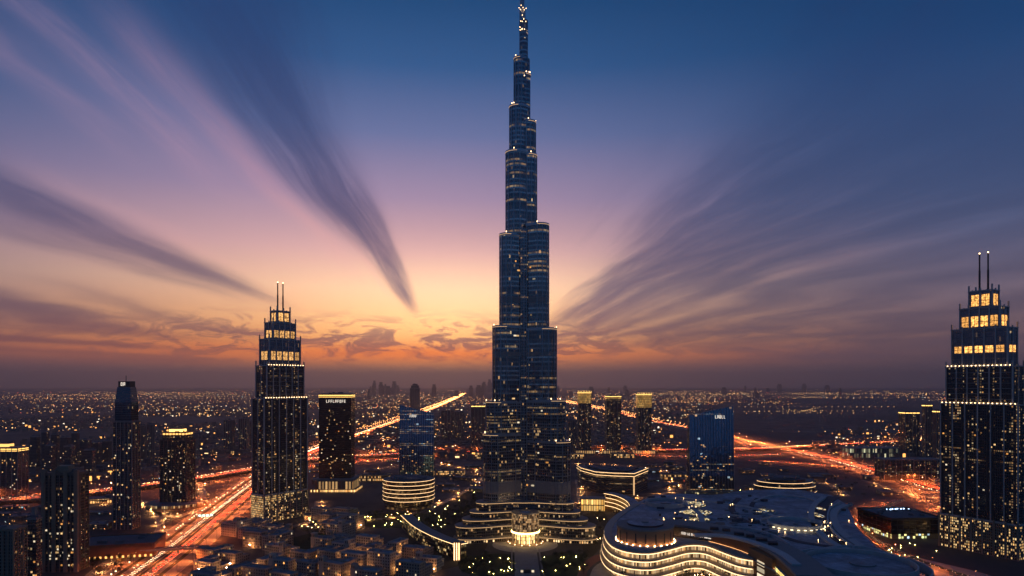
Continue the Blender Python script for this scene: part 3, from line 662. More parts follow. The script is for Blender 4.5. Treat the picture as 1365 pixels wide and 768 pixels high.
for x in (-.5, -.18, .18, .5):
    b = MB(); b.box(x * w - 2.2, x * w + 2.2, -d_ / 2 - 1.2, -d_ / 2 + 3, 0, H + 5); b.build("corner_pier", WARMSTONE, root)
b = MB(); b.box(-w * .18, w * .18, -d_ * .3, d_ * .2, H, H + 9); b.build("roof_block", WARMSTONE, root)
root, X, Y, w, d_, H = block("ribbed_tower", "ribbed brown tower with amber lit roof edge, beside the highway curve", 213.5, 260, 577, 676, .72, RES, wins=36, piers=7, pm=solid("brown_rib", (.17, .12, .10), .7), tiers=((0, 1), (.90, .86)))
strip_light(root, w * .86, d_ * .86, H - 4.0, 3.0, AMB); b = MB(); b.prism(rect(w * .5, d_ * .5), H, H + 6, 0, 1); b.build("roof_crown", [GOLD, ROOF], root)
b = MB(); b.prism([(x, y) for x, y in circle(4, -8, 52, 40)], 0, 9, 0, 1); b.build("podium", [facade("podium_ring", (.2, .15, .1), (.22, .16, .12), 9, 4, .5, .4, .7, 1.2, cluster=.02, gmetal=.1), ROOF], root)
root, X, Y, w, d_, H = block("wide_tower", "wide dark tower with bright yellow roof lines, cut by the left edge", -22, 38, 597, 660, .45, RESG, wins=24, piers=6)
strip_light(root, w, d_, H - 3.6, 1.4, GOLD); strip_light(root, w, d_, H - 7, 1.0, GOLD); b = MB(); b.prism(rect(w * .3, d_ * .5), H, H + 7, 0, 1); b.build("roof_crown", [AMB, ROOF], root)
BEI = facade("beige_balcony_wall", (.06, .06, .07), (.24, .20, .165), 3.6, 4.6, .36, .4, .05, 1.2, grough=.25)
root, X, Y, w, d_, H = block("beige_block", "beige balconied apartment block in the lower left corner", -34, 36, 707, 800, .5, BEI, cat="apartment block", wins=4, piers=8, pm=WARMSTONE)
root, X, Y, w, d_, H = block("narrow_block", "narrow dark block between the beige block and the brown tower", 36, 56, 692, 782, .9, RESG, cat="apartment block", wins=8)
b = MB(); b.box(-2, 2, -2, 2, H, H + 13); b.build("stair_tower", CONC, root)
FAR = "hazy apartment towers in the far left cluster"
for (x0, x1, yt, yb) in ((40, 54, 582, 634), (55, 66, 576, 636), (68, 80, 579, 632), (80, 95, 583, 626), (95, 106, 577, 622), (106, 122, 586, 632), (120, 136, 590, 626), (134, 149, 588, 622), (30, 42, 600, 634), (85, 100, 595, 640), (112, 128, 600, 640), (60, 74, 594, 640)):
    block("apartment_tower", "hazy grey apartment tower in the far cluster beyond the left crossroad", x0, x1, yt, yb, .8, RESG, group=FAR, cat="apartment tower", wins=3)
for (x0, x1, yt, yb, lab) in ((186, 195, 567, 617, "thin grey tower just right of the shoulder tower, far behind"), (196, 206, 566, 618, "thin blue-grey tower between the shoulder tower and the ribbed tower"), (259, 265, 579, 617, "thin dark tower just right of the ribbed tower"), (298, 313, 560, 607, "dark far tower on a lit base, left one of the pair before the twin-spired tower"),
                              (318, 332, 558, 607, "dark far tower on a lit base, right one of the pair before the twin-spired tower"), (333, 340, 562, 604, "thin tower half hidden by the left twin-spired tower"),
                              (588, 606, 547, 592, "brown far tower just right of the left blue slanted tower"), (606, 619, 549, 592, "narrow brown far tower between its wider neighbour and the flat-topped tower"), (628, 647, 541, 603, "flat-topped far tower with yellow lit roof, left of the tallest tower"),
                              (757, 769, 560, 606, "dark far tower squeezed between the tallest tower and the first lantern tower"),
                              (1198, 1226, 550, 608, "dark broad tower with lit roof, on the right beyond the highway"), (1229, 1243, 540, 614, "slim tower left of the right twin-spired tower"), (1243, 1258, 548, 622, "tower half hidden by the right twin-spired tower"),
                              (546.5, 560, 512, 552, "tall hazy tower with stepped top on the horizon above the left blue tower")):
    root, X, Y, w, d_, H = block("far_tower", lab, x0, x1, yt, yb, .8, RESG if x0 < 1100 else RES, wins=8, piers=4, tiers=((0, 1),) if x0 != 546.5 else ((0, 1), (.86, .8), (.95, .5)))
    if x0 in (628, 1198, 1229, 1243): strip_light(root, w, d_, H - 3, 2.5, GOLD)
    if x0 in (298, 318): b = MB(); b.prism(rect(w * 2, d_ * 1.6), 0, 14, 0, 1); b.build("podium", [ARCADE, ROOF], root)
for k in range(46):                                                  # the hazy skyline on the horizon
    x = random.choice([random.gauss(512, 12), random.gauss(650, 14), random.uniform(460, 660), random.uniform(740, 860), random.uniform(960, 1200)]); yb = random.uniform(522, 531)
    wpx = random.uniform(3, 7.5); hp = random.uniform(5, 15) if x < 700 else random.uniform(3, 9)
    block("horizon_tower", "tiny hazy tower of the skyline on the horizon", x, x + wpx, yb - 3 - hp, yb, .8, RESG, group="tiny towers of the far skyline", tiers=((0, 1), (.8, .7)), cat="tower", parapet=False)
# ------------------------------------------------------------------ low and round buildings
BAND = facade("brown_band_wall", (.16, .10, .06), (.20, .14, .10), 9.0, 2.6, .12, .12, .30, .5, cols=((1, .5, .16), (1, .62, .26)), grough=.2, gmetal=.5, cluster=.05)
def ringed(name, label, cx, cy, rx, ry, zs, mwall, roofz, rz=0.0, nled=None):
    root = thing(name, label, "building", (cx, cy, 0), rz)
    E = lambda k, n=64: [(rx * k * math.cos(2 * math.pi * i / n), ry * k * math.sin(2 * math.pi * i / n)) for i in range(n)]
    for i, (z0, z1, k, led) in enumerate(zs):
        b = MB(); b.prism(E(k), z0, z1, 0, 1); st = b.build("storey", [mwall, ROOF], root)
        if led:
            b = MB(); b.prism(offset(E(k), 1.0), z1 - 1.0, z1 + .2, 0, 0, 0); b.build("slab_edge", CONC, st)
            b = MB(); b.prism(offset(E(k), 1.3), z1 - .55, z1 - .12, 0); b.build("led_ring", LED, st)
    b = MB(); b.prism(E(zs[-1][2] * .72), roofz, roofz + 3.2, 0, 0); b.build("roof_deck", ROOF, root)
    for i in range(7): 
        a = random.uniform(0, 6.28); b = MB(); b.box(-3, 3, -2, 2, 0, 2.5); b.build("roof_unit", CONC, root, (rx * .5 * math.cos(a), ry * .5 * math.sin(a), roofz + 3.2))
    return root
X, Y = at(539.5, 682); ringed("ringed_building", "round brown building with six glowing light rings, in front of the left blue tower", X, Y + 47, 46, 46, [(0, 5, .93, 0), (5, 10, .82, 0)] + [(10 + 7 * k, 17 + 7 * k, 1.0, 1) for k in range(6)], BAND, 52)
X, Y = at(1057, 670); ringed("stepped_oval", "low dark oval building with three light rings and terraced top, near the right highway", X, Y + 40, 57, 42, [(0, 9, 1.0, 0), (9, 18, 1.04, 1), (18, 28, 1.0, 1), (28, 36, .9, 1), (36, 41, .7, 0)], facade("oval_wall", (.10, .09, .08), (.12, .10, .08), 4.5, 3.2, .25, .2, .16, 1.3, cluster=.03), 41)
# block with a rounded roof and light lines, behind the mall
lb = thing("hotel_block", "dark horizontal-lined hotel block with double roof light line, behind the tallest tower's right foot", "hotel", (*at(845, 660), 0))
x0_, y0_ = at(845, 660); x1_, y1_ = at(776, 652)
P = [(0, 0), (at(863, 652)[0] - x0_ + 2, at(863, 652)[1] - y0_ + 10), (20, 96), (-50, 118), (x1_ - x0_ - 4, y1_ - y0_ + 62), (x1_ - x0_, y1_ - y0_ + 12), (-74, 26), (-40, 8)]
HB = facade("hotel_lines", (.06, .06, .07), (.17, .13, .10), 4.0, 5.5, .34, .06, .05, 1.2, floors=.3, grough=.2)
b = MB(); b.prism(P, 0, 44, 0, 1); b.build("wall", [HB, ROOF], lb)
for z in (44.2, 38.2):
    b = MB(); b.prism(offset(P, 1.2), z - 1, z + .3, 0, 0, 0); ed = b.build("roof_edge", CONC, lb); b = MB(); b.prism(offset(P, 1.5), z - .6, z + .0, 0); b.build("led_line", LED, ed)
for z in range(5, 36, 5): b = MB(); b.prism(offset(P, .6), z, z + .5, 0, 0, 0); b.build("floor_edge", CONC, lb)
b = MB(); b.box(-1.2, 1.2, -1.8, .5, 0, 38, 0); b.build("lit_corner", LEDS, lb)
b = MB(); b.prism(scale(offset(P, -14), 1), 44, 47.5, 0, 1); b.build("roof_deck", [DARKM, ROOF], lb)
for i in range(6): b = MB(); b.box(-4, 4, -3, 3, 44, 47); b.build("roof_unit", ROOF, lb, (random.uniform(-45, 5), random.uniform(35, 80), 1.5))
gl = thing("lit_pavilion", "golden glowing glazed hall under the hotel block, left of the curved striped wing", "building", (*at(790, 681), 0), R(-6))
b = MB(); b.prism(rect(42, 20), 0, 22, 0, 1); b.build("wall", [facade("golden_hall", (.5, .3, .1), (.3, .2, .1), 11, 4.4, .16, .22, 1.0, 2.2, cols=((1, .48, .1), (1, .62, .2)), cluster=.0005, base=.4, gmetal=.1), ROOF], gl)
b = MB(); b.prism(rect(46, 24), 22, 24, 0, 0, 0); b.build("roof", CONC, gl)
# long curved wall building left of the tallest tower
cw = thing("curved_wing", "long curved dark building with one bright roof line, left of the tallest tower's foot", "building", (0, 0, 0))
C = spline([at(535, 703), at(552, 719), at(578, 734), at(608, 746)], 8.0)
Q0 = side_line(C, 0); Q1 = side_line(C, -16); P = [tuple(p) for p in Q0] + [tuple(p) for p in reversed(Q1)]
def ccw(P): return P if sum(P[i - 1][0] * P[i][1] - P[i][0] * P[i - 1][1] for i in range(len(P))) > 0 else P[::-1]
P = ccw(P); b = MB(); b.prism(P, 0, 19, 0, 1); b.build("wall", [facade("curved_wall", (.06, .06, .06), (.10, .085, .07), 4.4, 3.6, .3, .3, .42, 1.3, cols=((1, .55, .16), (1, .74, .36)), cluster=.06), ROOF], cw)
b = MB(); b.prism(offset(P, .8), 18.4, 19.6, 0, 0, 0); b.build("roof_edge", CONC, cw); b = MB(); b.prism(offset(P, 1.1), 18.6, 19.2, 0); b.build("led_line", LED, cw)
b = MB(); x_, y_ = at(609, 747); b.box(x_ - 4, x_ + 5, y_ - 3, y_ + 8, 0, 24); b.build("end_pylon", WARMSTONE, cw)
for dx_ in (-3, 0, 3): b = MB(); b.box(x_ + dx_ - .6, x_ + dx_ + .6, y_ - 3.5, y_ - 3.05, 1, 23); b.build("lit_slot", LED, cw)
# greenhouse-like lit hall and dark slabs on the right
gh = thing("glass_hall", "long low greenish lit hall beyond the right highway", "building", (*at(1158, 610), 0))
b = MB(); b.prism(rect(150, 60), 0, 30, 0, 1); b.build("wall", [facade("hall_glass", (.2, .22, .18), (.2, .2, .18), 15, 7, .2, .3, .6, 1.2, cols=((.9, .95, .55), (1, .85, .5)), cluster=.01, gmetal=.3), ROOF], gh)
b = MB(); b.prism(rect(156, 66), 30, 32.5, 0, 0, 0); b.build("roof", CONC, gh)
for i in range(9): b = MB(); b.box(-1, 1, -.6, .6, 0, 34); b.build("column", CONC, gh, (-74 + 18.5 * i, -31.5, 0))
root, X, Y, w, d_, H = block("long_block", "long brown residential block in front of the broad tower on the right", 1166, 1257, 613, 640, .3, RES, cat="apartment block", wins=14, piers=10)
dk = thing("dark_hall", "big dark flat-roofed hall with yellow-green lit ground floor, before the right twin-spired tower", "building", (at(1222, 720)[0], at(1222, 720)[1] + 46, 0), R(4))
b = MB(); P = rect(78, 84); b.prism(P, 8, 30, 0, 1, 0); b.build("wall", [facade("dark_hall_wall", (.05, .05, .06), (.06, .06, .065), 7, 9, .1, .05, .02, .5), ROOF], dk)
b = MB(); b.prism(rect(72, 78), 0, 8, 0); b.build("ground_floor", [facade("hall_ground", (.3, .28, .16), (.14, .13, .1), 4, 4.4, .2, .25, .62, 2.0, cols=((1, .72, .22), (.85, .95, .4)), cluster=.03, cool=.12, base=.4, gmetal=.2)], dk)
b = MB(); b.prism(offset(P, .5), 28.5, 31.5, 0); b.build("parapet", DARKM, dk)
for i in range(8): b = MB(); b.box(-2.5, 2.5, -2, 2, 30, 32.5); b.build("roof_unit", ROOF, dk, (random.uniform(-30, 30), random.uniform(-30, 30), 0))
for i in range(9): b = MB(); b.box(-.7, .7, -.7, .7, 30, 31.5); b.build("roof_lamp", emit("blue_lamp", (.5, .7, 1), 5.0, False) if i == 0 else bpy.data.materials["blue_lamp"], dk, (-5 + 5 * i, 30 + random.uniform(-3, 3), 0))
# ------------------------------------------------------------------ the shopping mall
mall = thing("shopping_mall", "sprawling shopping mall with glowing wavy terraces, a brown drum and round disc roofs", "shopping mall", (0, 0, 0))
ROOFB = panelled("blue_grey_roof", (.50, .53, .58)); RIM = solid("pale_rim", (.58, .57, .55), .6)
ROOFD = solid("dark_roof", (.07, .08, .10), .8, 0, .4, .08)  # dark units; on slabs and gutters the shade of depth is in this colour
def pz(pts, z): return [at(x, y, z) for x, y in pts]
FRONT = [(846, 672), (829, 682), (815, 693), (807, 705), (808, 717), (818, 728), (838, 735), (865, 737), (891, 732), (916, 726), (941, 727), (966, 736), (986, 743), (1004, 746)]
RZ = 34
fr = [tuple(p) for p in spline(pz(FRONT, RZ), 6.0)]
back = pz([(1034, 762), (1075, 800), (1180, 800), (1215, 772), (1196, 748), (1163, 724), (1143, 704), (1136, 688), (1128, 672), (1108, 660), (1060, 652), (1000, 653), (950, 660), (905, 658), (870, 660)], RZ)
P = ccw(fr + back)
b = MB(); b.prism(P, RZ - 1.5, RZ, 1, 0, 1); b.build("main_roof", [ROOFB, CONC], mall)
tst = side_line([Vector(p) for p in fr], 5.0); sg_ = 1.0
P = ccw([tuple(p) for p in side_line([Vector(p) for p in fr], sg_ * -13.0)] + back); b = MB(); b.prism(P, 0, RZ - 1.6, 0); b.build("main_wall", [BROWN], mall)
SHOP = facade("shop_front", (.35, .26, .16), (.26, .20, .14), 8.2, 1.7, .12, .16, .86, 1.5, cols=((1, .50, .16), (1, .76, .44)), cluster=.012, base=.30, gmetal=.2, grough=.3)
WARMC = solid("lit_parapet", (.46, .38, .30), .6, 0, .15)
TER = emit("terrace_strip", (1, .64, .32), 2.8)
cen = Vector((sum(p[0] for p in fr) / len(fr), sum(p[1] for p in fr) / len(fr)))
def outl(o):
    A = side_line([Vector(p) for p in fr], o); B_ = side_line([Vector(p) for p in fr], -14.0); return A, B_
sgn = 1.0
tst = side_line([Vector(p) for p in fr], 5.0); sgn = 1.0
for k in range(4):                                                   # four open, lit gallery floors under thin slabs
    zt = RZ - 8.6 * k; o = sgn * (1.0 + 1.6 * k)
    A = side_line([Vector(p) for p in fr], o); In = side_line([Vector(p) for p in fr], sgn * (-9.0)); G_ = side_line([Vector(p) for p in fr], sgn * (-3.4 + 1.2 * k))
    b = MB(); Q = ccw([tuple(p) for p in A] + [tuple(p) for p in reversed(In)]); b.prism(Q, zt - 1.6, zt + 1.1, 0, 0, 0); sl = b.build("gallery_slab", WARMC, mall)
    b = MB(); L1 = side_line([Vector(p) for p in fr], o + sgn * .35)
    for i in range(len(L1) - 1):
        p0, p1 = L1[i], L1[i + 1]; b.face([(p0.x, p0.y, zt - 1.9), (p1.x, p1.y, zt - 1.9), (p1.x, p1.y, zt - 1.0), (p0.x, p0.y, zt - 1.0)])
    b.build("led_line", TER, sl)
    b = MB(); u = 0
    for i in range(len(G_) - 1):
        p0, p1 = G_[i], G_[i + 1]; l = (p1 - p0).length; z0 = max(0.0, zt - 8.6)
        b.face([(p0.x, p0.y, z0), (p1.x, p1.y, z0), (p1.x, p1.y, zt - 1.6), (p0.x, p0.y, zt - 1.6)], 0, [(u, z0 - zt + 8.6), (u + l, z0 - zt + 8.6), (u + l, 7), (u, 7)]); u += l
    b.build("shop_glazing", SHOP, sl)
    for i in range(2, len(A) - 1, 5):
        p0 = side_line([Vector(p) for p in fr], sgn * (-.6 + 1.4 * k))[i]; b = MB(); b.prism(circle(0, 0, .5, 8), max(0, zt - 8.4), zt - 1.6, 0); b.build("column", WARMC, sl, (p0.x, p0.y, 0))
# ground promenade with palms in lights is added with the trees; the brown upper wall
UF = [(886, 700), (915, 702), (948, 708), (985, 718), (1012, 729), (1036, 743), (1062, 768)]
uf = spline(pz(UF, 47), 7.0); ub = side_line(uf, -34.0 * (1 if side_line(uf, 5.0)[3].y < uf[3].y else -1))
P = ccw([tuple(p) for p in uf] + [tuple(p) for p in reversed(ub)])
b = MB(); b.prism(P, RZ, 47, 0, 1); up = b.build("upper_hall", [BROWN, ROOFB], mall)
b = MB(); b.prism(offset(P, .5), 45.6, 48.2, 0, 0, 0); b.build("parapet", CONC, up)
wl = side_line(uf, (1 if side_line(uf, 5.0)[3].y < uf[3].y else -1) * 2.2); b = MB()
for i in range(len(wl) - 1): p0, p1 = wl[i], wl[i + 1]; b.face([(p0.x, p0.y, RZ + .4), (p1.x, p1.y, RZ + .4), (p1.x, p1.y, RZ + .75), (p0.x, p0.y, RZ + .75)]); b.face([(p0.x, p0.y, RZ + .75), (p1.x, p1.y, RZ + .75), (p1.x, p1.y, RZ + .4), (p0.x, p0.y, RZ + .4)])
wm = emit("wall_washer", (1, .45, .16), 3.0); wm.cycles.emission_sampling = 'FRONT_BACK'; b.build("wall_washer", wm, up)
off_ = 1 if side_line(uf, 5.0)[3].y < uf[3].y else -1
s0 = uf[1]; i1 = min(range(len(uf)), key=lambda i: abs(uf[i].x - xat(950, uf[i].y))); s1 = uf[i1]
dv = (s1 - s0); rz = math.atan2(dv.y, dv.x); nrm_ = Vector((math.sin(rz), -math.cos(rz)))
sb = MB(); sb.box(0, dv.length, -1.6, -.6, RZ + .4, 46.2); pan = sb.build("sign_panel", DARKM, up, (s0.x, s0.y, 0), rz=rz)
rg = random.Random(4); x = 14.0
for wd_ in (8, 4, 6, 9, 0, 10):                                      # the lit sign: words too small to read in the photograph
    n_ = max(1, wd_ // 2); 
    for q in range(n_):
        hh_ = 3.0 if wd_ != 10 else 1.2
        b = MB(); b.box(0, .35, -.2, .2, 0, hh_); b.box(.35, 1.25, -.2, .2, hh_ - .5, hh_) if rg.random() < .7 else None
        b.box(.35, 1.2, -.2, .2, hh_ * .4, hh_ * .4 + .5); b.box(.35, 1.25, -.2, .2, 0, .5) if rg.random() < .6 else None
        b.build("sign_letter", SIGN, pan, (x, -1.9, 38.6 - (x * .02))); x += 1.75
    x += 1.1
# brown corner pylon with window slots, yellow glazing right of it
c0 = Vector(at(1003, 742, RZ)); c1 = Vector(at(1034, 758, RZ)); dv = c1 - c0; rz = math.atan2(dv.y, dv.x)
b = MB(); b.box(-2, dv.length, -4, 14, 0, 44); pyl = b.build("corner_pylon", BROWN, mall, (c0.x, c0.y, 0), rz=rz)
for k in range(4):
    b = MB(); b.box(dv.length * .38, dv.length * .68, -4.4, -3.9, 10 + 7 * k, 14.5 + 7 * k); b.build("window_slot", LIT[2], pyl)
c2 = Vector(at(1036, 760, RZ)); c3 = Vector(at(1062, 786, RZ)); dv = c3 - c2; rz = math.atan2(dv.y, dv.x)
b = MB(); b.box(0, dv.length, -2.5, 6, 0, 38, 0, 1); b.build("yellow_atrium", [facade("yellow_glass", (.4, .35, .1), (.2, .17, .08), 38, 5, .02, .3, 1.0, 2.6, cols=((1, .72, .16), (1, .80, .30)), cluster=.0003, base=.4, gmetal=.1), ROOFB], mall, (c2.x, c2.y, 0), rz=rz)
# drum
dc = at(860, 700, 52); dr = 37 * dc[1] / F
TAN = solid("tan_drum_wall", (.42, .24, .13), .7, 0, .2)
b = MB(); b.prism(circle(0, 0, dr, 72), RZ, 52, 0, 1); drum = b.build("drum", [TAN, ROOFB], mall, (*dc, 0))
b = MB(); b.prism(circle(0, 0, dr + .7, 72), 51, 53.2, 0, 0, 0); b.prism(circle(0, 0, dr - 1.2, 72), 53.2, 52.2, 0); b.build("rim", CONC, drum)
for i in range(18):
    a = 2 * math.pi * i / 18; b = MB(); b.box(-.4, .4, -.7, .7, RZ + 2.5, 48); b.build("slot_window", DARKM, drum, (dr * math.cos(a), dr * math.sin(a), 0), rz=a)
b = MB(); b.prism(circle(0, 0, dr * .64, 64), 52, 55.4, 0, 1); b.build("roof_disc", [DARKM, ROOFB], drum)
b = MB(); b.prism(circle(0, 0, 4.5, 24), 55.4, 56.6, 0, 0); b.build("roof_hatch", CONC, drum)
for i in range(26):
    a = 2 * math.pi * i / 26; b = MB(); b.box(-.22, .22, -.22, .22, RZ + .3, RZ + .8); b.build("uplight", emit("drum_light", (1, .52, .22), 190.0) if i == 0 else bpy.data.materials["drum_light"], drum, ((dr + 1.7) * math.cos(a), (dr + 1.7) * math.sin(a), 0))
# discs and rings of the roof
def disc(px, py, z, rpx, name, rings=1, inner=.16, label=None):
    cx, cy_ = at(px, py, z); r = rpx * cy_ / F
    b = MB(); b.prism(circle(0, 0, r, 72), RZ, z, 1, 0); o = b.build(name, [ROOFB, CONC], mall, (cx, cy_, 0))
    for k in range(rings):
        rr = r * (1.10 + .26 * k); b = MB(); n_ = 72
        A, B_ = circle(0, 0, rr, n_), circle(0, 0, rr - 1.6, n_)
        for i in range(n_):
            j = (i + 1) % n_; zt = z + 3.6 - 2.4 * k
            b.face([(*A[i], RZ), (*A[j], RZ), (*A[j], zt), (*A[i], zt)]); b.face([(*B_[j], RZ), (*B_[i], RZ), (*B_[i], zt), (*B_[j], zt)]); b.face([(*A[i], zt), (*A[j], zt), (*B_[j], zt), (*B_[i], zt)])
        b.build("ring_wall", RIM, o)
        b = MB(); A, B_ = circle(0, 0, rr - 1.7, n_), circle(0, 0, r * (1.02 + .26 * k), n_)
        for i in range(n_): j = (i + 1) % n_; b.face([(*A[i], RZ + .25), (*A[j], RZ + .25), (*B_[j], RZ + .25), (*B_[i], RZ + .25)])
        b.build("roof_gutter", ROOFD, o)  # dark sheet, the shade of a deep channel put into its colour
    b = MB(); b.prism(circle(r * .06, 0, r * inner, 40), z, z + 1.4, 1, 0); b.build("centre_cap", [ROOFB, CONC], o)
    return o, r
o, r = disc(1146, 752, 42, 62, "roof_disc", 2, .26)
o, r = disc(1059, 699, 37, 31, "roof_disc", 1, .1)
for i in range(12):
    a = R(205 + 12.5 * i); b = MB(); b.box(-1.5, 1.5, -.7, .7, 36.2, 37.1); b.build("skylight", emit("skylight_glow", (1, .76, .42), 3.2) if i == 0 else bpy.data.materials["skylight_glow"], o, (r * 1.2 * math.cos(a), r * 1.2 * math.sin(a), 0), rz=a + R(90))
disc(886, 671, 37, 23, "roof_disc", 1, .3)
# curved raised roof ribs and flat dark slabs painting the shade of wells
def rib(pts, w, z, m, name, h0=RZ):
    C = spline(pz(pts, z), 7.0); A, B_ = side_line(C, w / 2), side_line(C, -w / 2)
    Q = ccw([tuple(p) for p in A] + [tuple(p) for p in reversed(B_)]); b = MB(); b.prism(Q, h0, z, 0, 0); return b.build(name, m, mall)
rib([(1112, 662), (1097, 672), (1094, 688), (1104, 704), (1124, 721), (1150, 733)], 20, RZ + .6, ROOFD, "painted_well")
rib([(1128, 672), (1113, 680), (1112, 694), (1124, 711), (1147, 727)], 10, RZ + 3.4, RIM, "roof_rib")
rib([(1098, 662), (1084, 674), (1082, 692), (1094, 710), (1112, 724), (1136, 733)], 8, RZ + 3.0, RIM, "roof_rib")
rib([(925, 712), (965, 713), (1005, 722), (1040, 736), (1062, 752)], 9, RZ + 15.5, RIM, "roof_rib", 47)
rib([(872, 664), (905, 668), (930, 682), (938, 700)], 8, RZ + 2.4, RIM, "roof_rib")
rib([(905, 662), (950, 668), (1000, 676), (1040, 692), (1060, 712)], 5, RZ + 2.0, RIM, "roof_rib")
rib([(985, 664), (975, 676), (985, 690), (1005, 698)], 9, RZ + .5, ROOFD, "painted_well")
rib([(1010, 664), (1002, 674), (1008, 686)], 7, RZ + .5, ROOFD, "painted_well")
rib([(1005, 668), (1030, 660), (1070, 662), (1090, 668)], 5, RZ + 2.2, RIM, "roof_rib")
rib([(1045, 716), (1065, 722), (1090, 726), (1120, 730)], 10, RZ + .5, ROOFD, "painted_well")
for (x, y, w, d_) in ((952, 706, 10, 7), (968, 708, 9, 7), (985, 713, 11, 8), (1000, 716, 9, 8), (1015, 721, 12, 8), (1030, 726, 10, 8)):
    X, Y = at(x, y, RZ + 14); b = MB(); b.box(-w / 2, w / 2, -d_ / 2, d_ / 2, 47, 51, 0, 1); b.build("roof_unit", [DARKM, ROOFD], mall, (X, Y, 0), rz=R(-14))
rg = random.Random(21)
for k in range(98):                                                  # plant on the roofs, on the dark slabs
    x, y = rg.choice([(rg.uniform(868, 940), rg.uniform(662, 700)), (rg.uniform(960, 1020), rg.uniform(662, 700)), (rg.uniform(1085, 1135), rg.uniform(668, 726)), (rg.uniform(985, 1040), rg.uniform(700, 716)), (rg.uniform(905, 990), rg.uniform(690, 706))])
    X, Y = at(x, y, RZ); w = rg.uniform(1.5, 6); b = MB(); b.box(-w, w, -w * .6, w * .6, RZ, RZ + rg.uniform(1, 3.8)); b.build("roof_unit", [ROOFD, ROOFB, CONC][k % 3], mall, (X, Y, 0), rz=rg.uniform(-.5, .5))
# lit courts in the roof: warm glazed skylights
COURT = facade("court_skylight", (.3, .24, .14), (.12, .12, .12), 3.4, 3.4, .3, .3, .60, 2.6, cols=((1, .68, .26), (1, .86, .5)), cluster=.05, base=.4, gmetal=.2, cool=.05)
COURT.cycles.emission_sampling = 'FRONT'
def court(px, py, rx, ry, z=RZ + .9, rz=0.0):
    X, Y = at(px, py, z); b = MB(); E = [(rx * math.cos(2 * math.pi * i / 28), ry * math.sin(2 * math.pi * i / 28)) for i in range(28)]
    b.prism(offset(E, 1), RZ, z - .2, 1, 1); b.face([(p[0], p[1], z) for p in E], 0, [(p[0] + 200, p[1] + 200) for p in E]); b.build("lit_skylight", [COURT, CONC], mall, (X, Y, 0), rz=rz)
for a in ((924, 672, 19, 25), (930, 683, 21, 22), (926, 692, 18, 13), (912, 683, 7, 12), (941, 692, 6, 8), (1022, 680, 13, 11), (1014, 683, 8, 8), (1088, 686, 7, 24), (1094, 678, 6, 12), (1081, 697, 5, 10), (1110, 684, 4, 7), (1040, 690, 8, 5)): court(*a)
# curved striped wing joining the hotel block
st = thing("striped_wing", "concave curved building wing with four glowing stripes, left of the mall drum", "building", (0, 0, 0))
C = spline([at(806, 680), at(822, 684), at(836, 692), at(843, 704)], 4.0)
o_ = 1 if side_line(C, 5.0)[2].y > C[2].y else -1
A = side_line(C, 0); B_ = side_line(C, o_ * 16.0); P = ccw([tuple(p) for p in A] + [tuple(p) for p in reversed(B_)])
b = MB(); b.prism(P, 0, 31, 0, 1); b.build("wall", [BAND, ROOFB], st)
for k in range(4):
    z = 30 - 7 * k; b = MB(); b.prism(offset(P, .8), z - .8, z + .4, 0, 0, 0); e_ = b.build("slab_edge", CONC, st); b = MB(); b.prism(offset(P, 1.1), z - .5, z + .15, 0); b.build("led_line", LED, e_)

for pts in ([(1075, 740), (1100, 730), (1140, 727), (1180, 735), (1205, 748)], [(960, 700), (1000, 704), (1030, 712), (1052, 724)], [(1120, 668), (1106, 678), (1104, 694), (1116, 712), (1138, 728)]):
    rib(pts, 2.2, RZ + 4.4, RIM, "roof_walkway")
for cx_, cy_, rp in ((1018, 683, 17), (976, 690, 12), (886, 671, 30), (1059, 699, 44)):
    X, Y = at(cx_, cy_, RZ); r_ = rp * Y / F; n_ = 56; b = MB(); A, B_ = circle(0, 0, r_, n_), circle(0, 0, r_ - 1.8, n_)
    for i in range(n_):
        j = (i + 1) % n_; b.face([(*A[i], RZ), (*A[j], RZ), (*A[j], RZ + 2.6), (*A[i], RZ + 2.6)]); b.face([(*B_[j], RZ), (*B_[i], RZ), (*B_[i], RZ + 2.6), (*B_[j], RZ + 2.6)]); b.face([(*A[i], RZ + 2.6), (*A[j], RZ + 2.6), (*B_[j], RZ + 2.6), (*B_[i], RZ + 2.6)])
    b.build("ring_wall", RIM, mall, (X, Y, 0))
RS_ = emit("roof_lamp_glow", (1, .62, .28), 12.0)
for k in range(44):
    x, y = rg.choice([(rg.uniform(868, 940), rg.uniform(662, 700)), (rg.uniform(960, 1050), rg.uniform(662, 712)), (rg.uniform(1085, 1135), rg.uniform(668, 726))]); X, Y = at(x, y, RZ + 3); b = MB(); b.box(-.3, .3, -.3, .3, RZ + 2.6, RZ + 3.1); b.box(-.06, .06, -.06, .06, RZ, RZ + 2.6); b.build("roof_lamp", RS_, mall, (X, Y, 0))
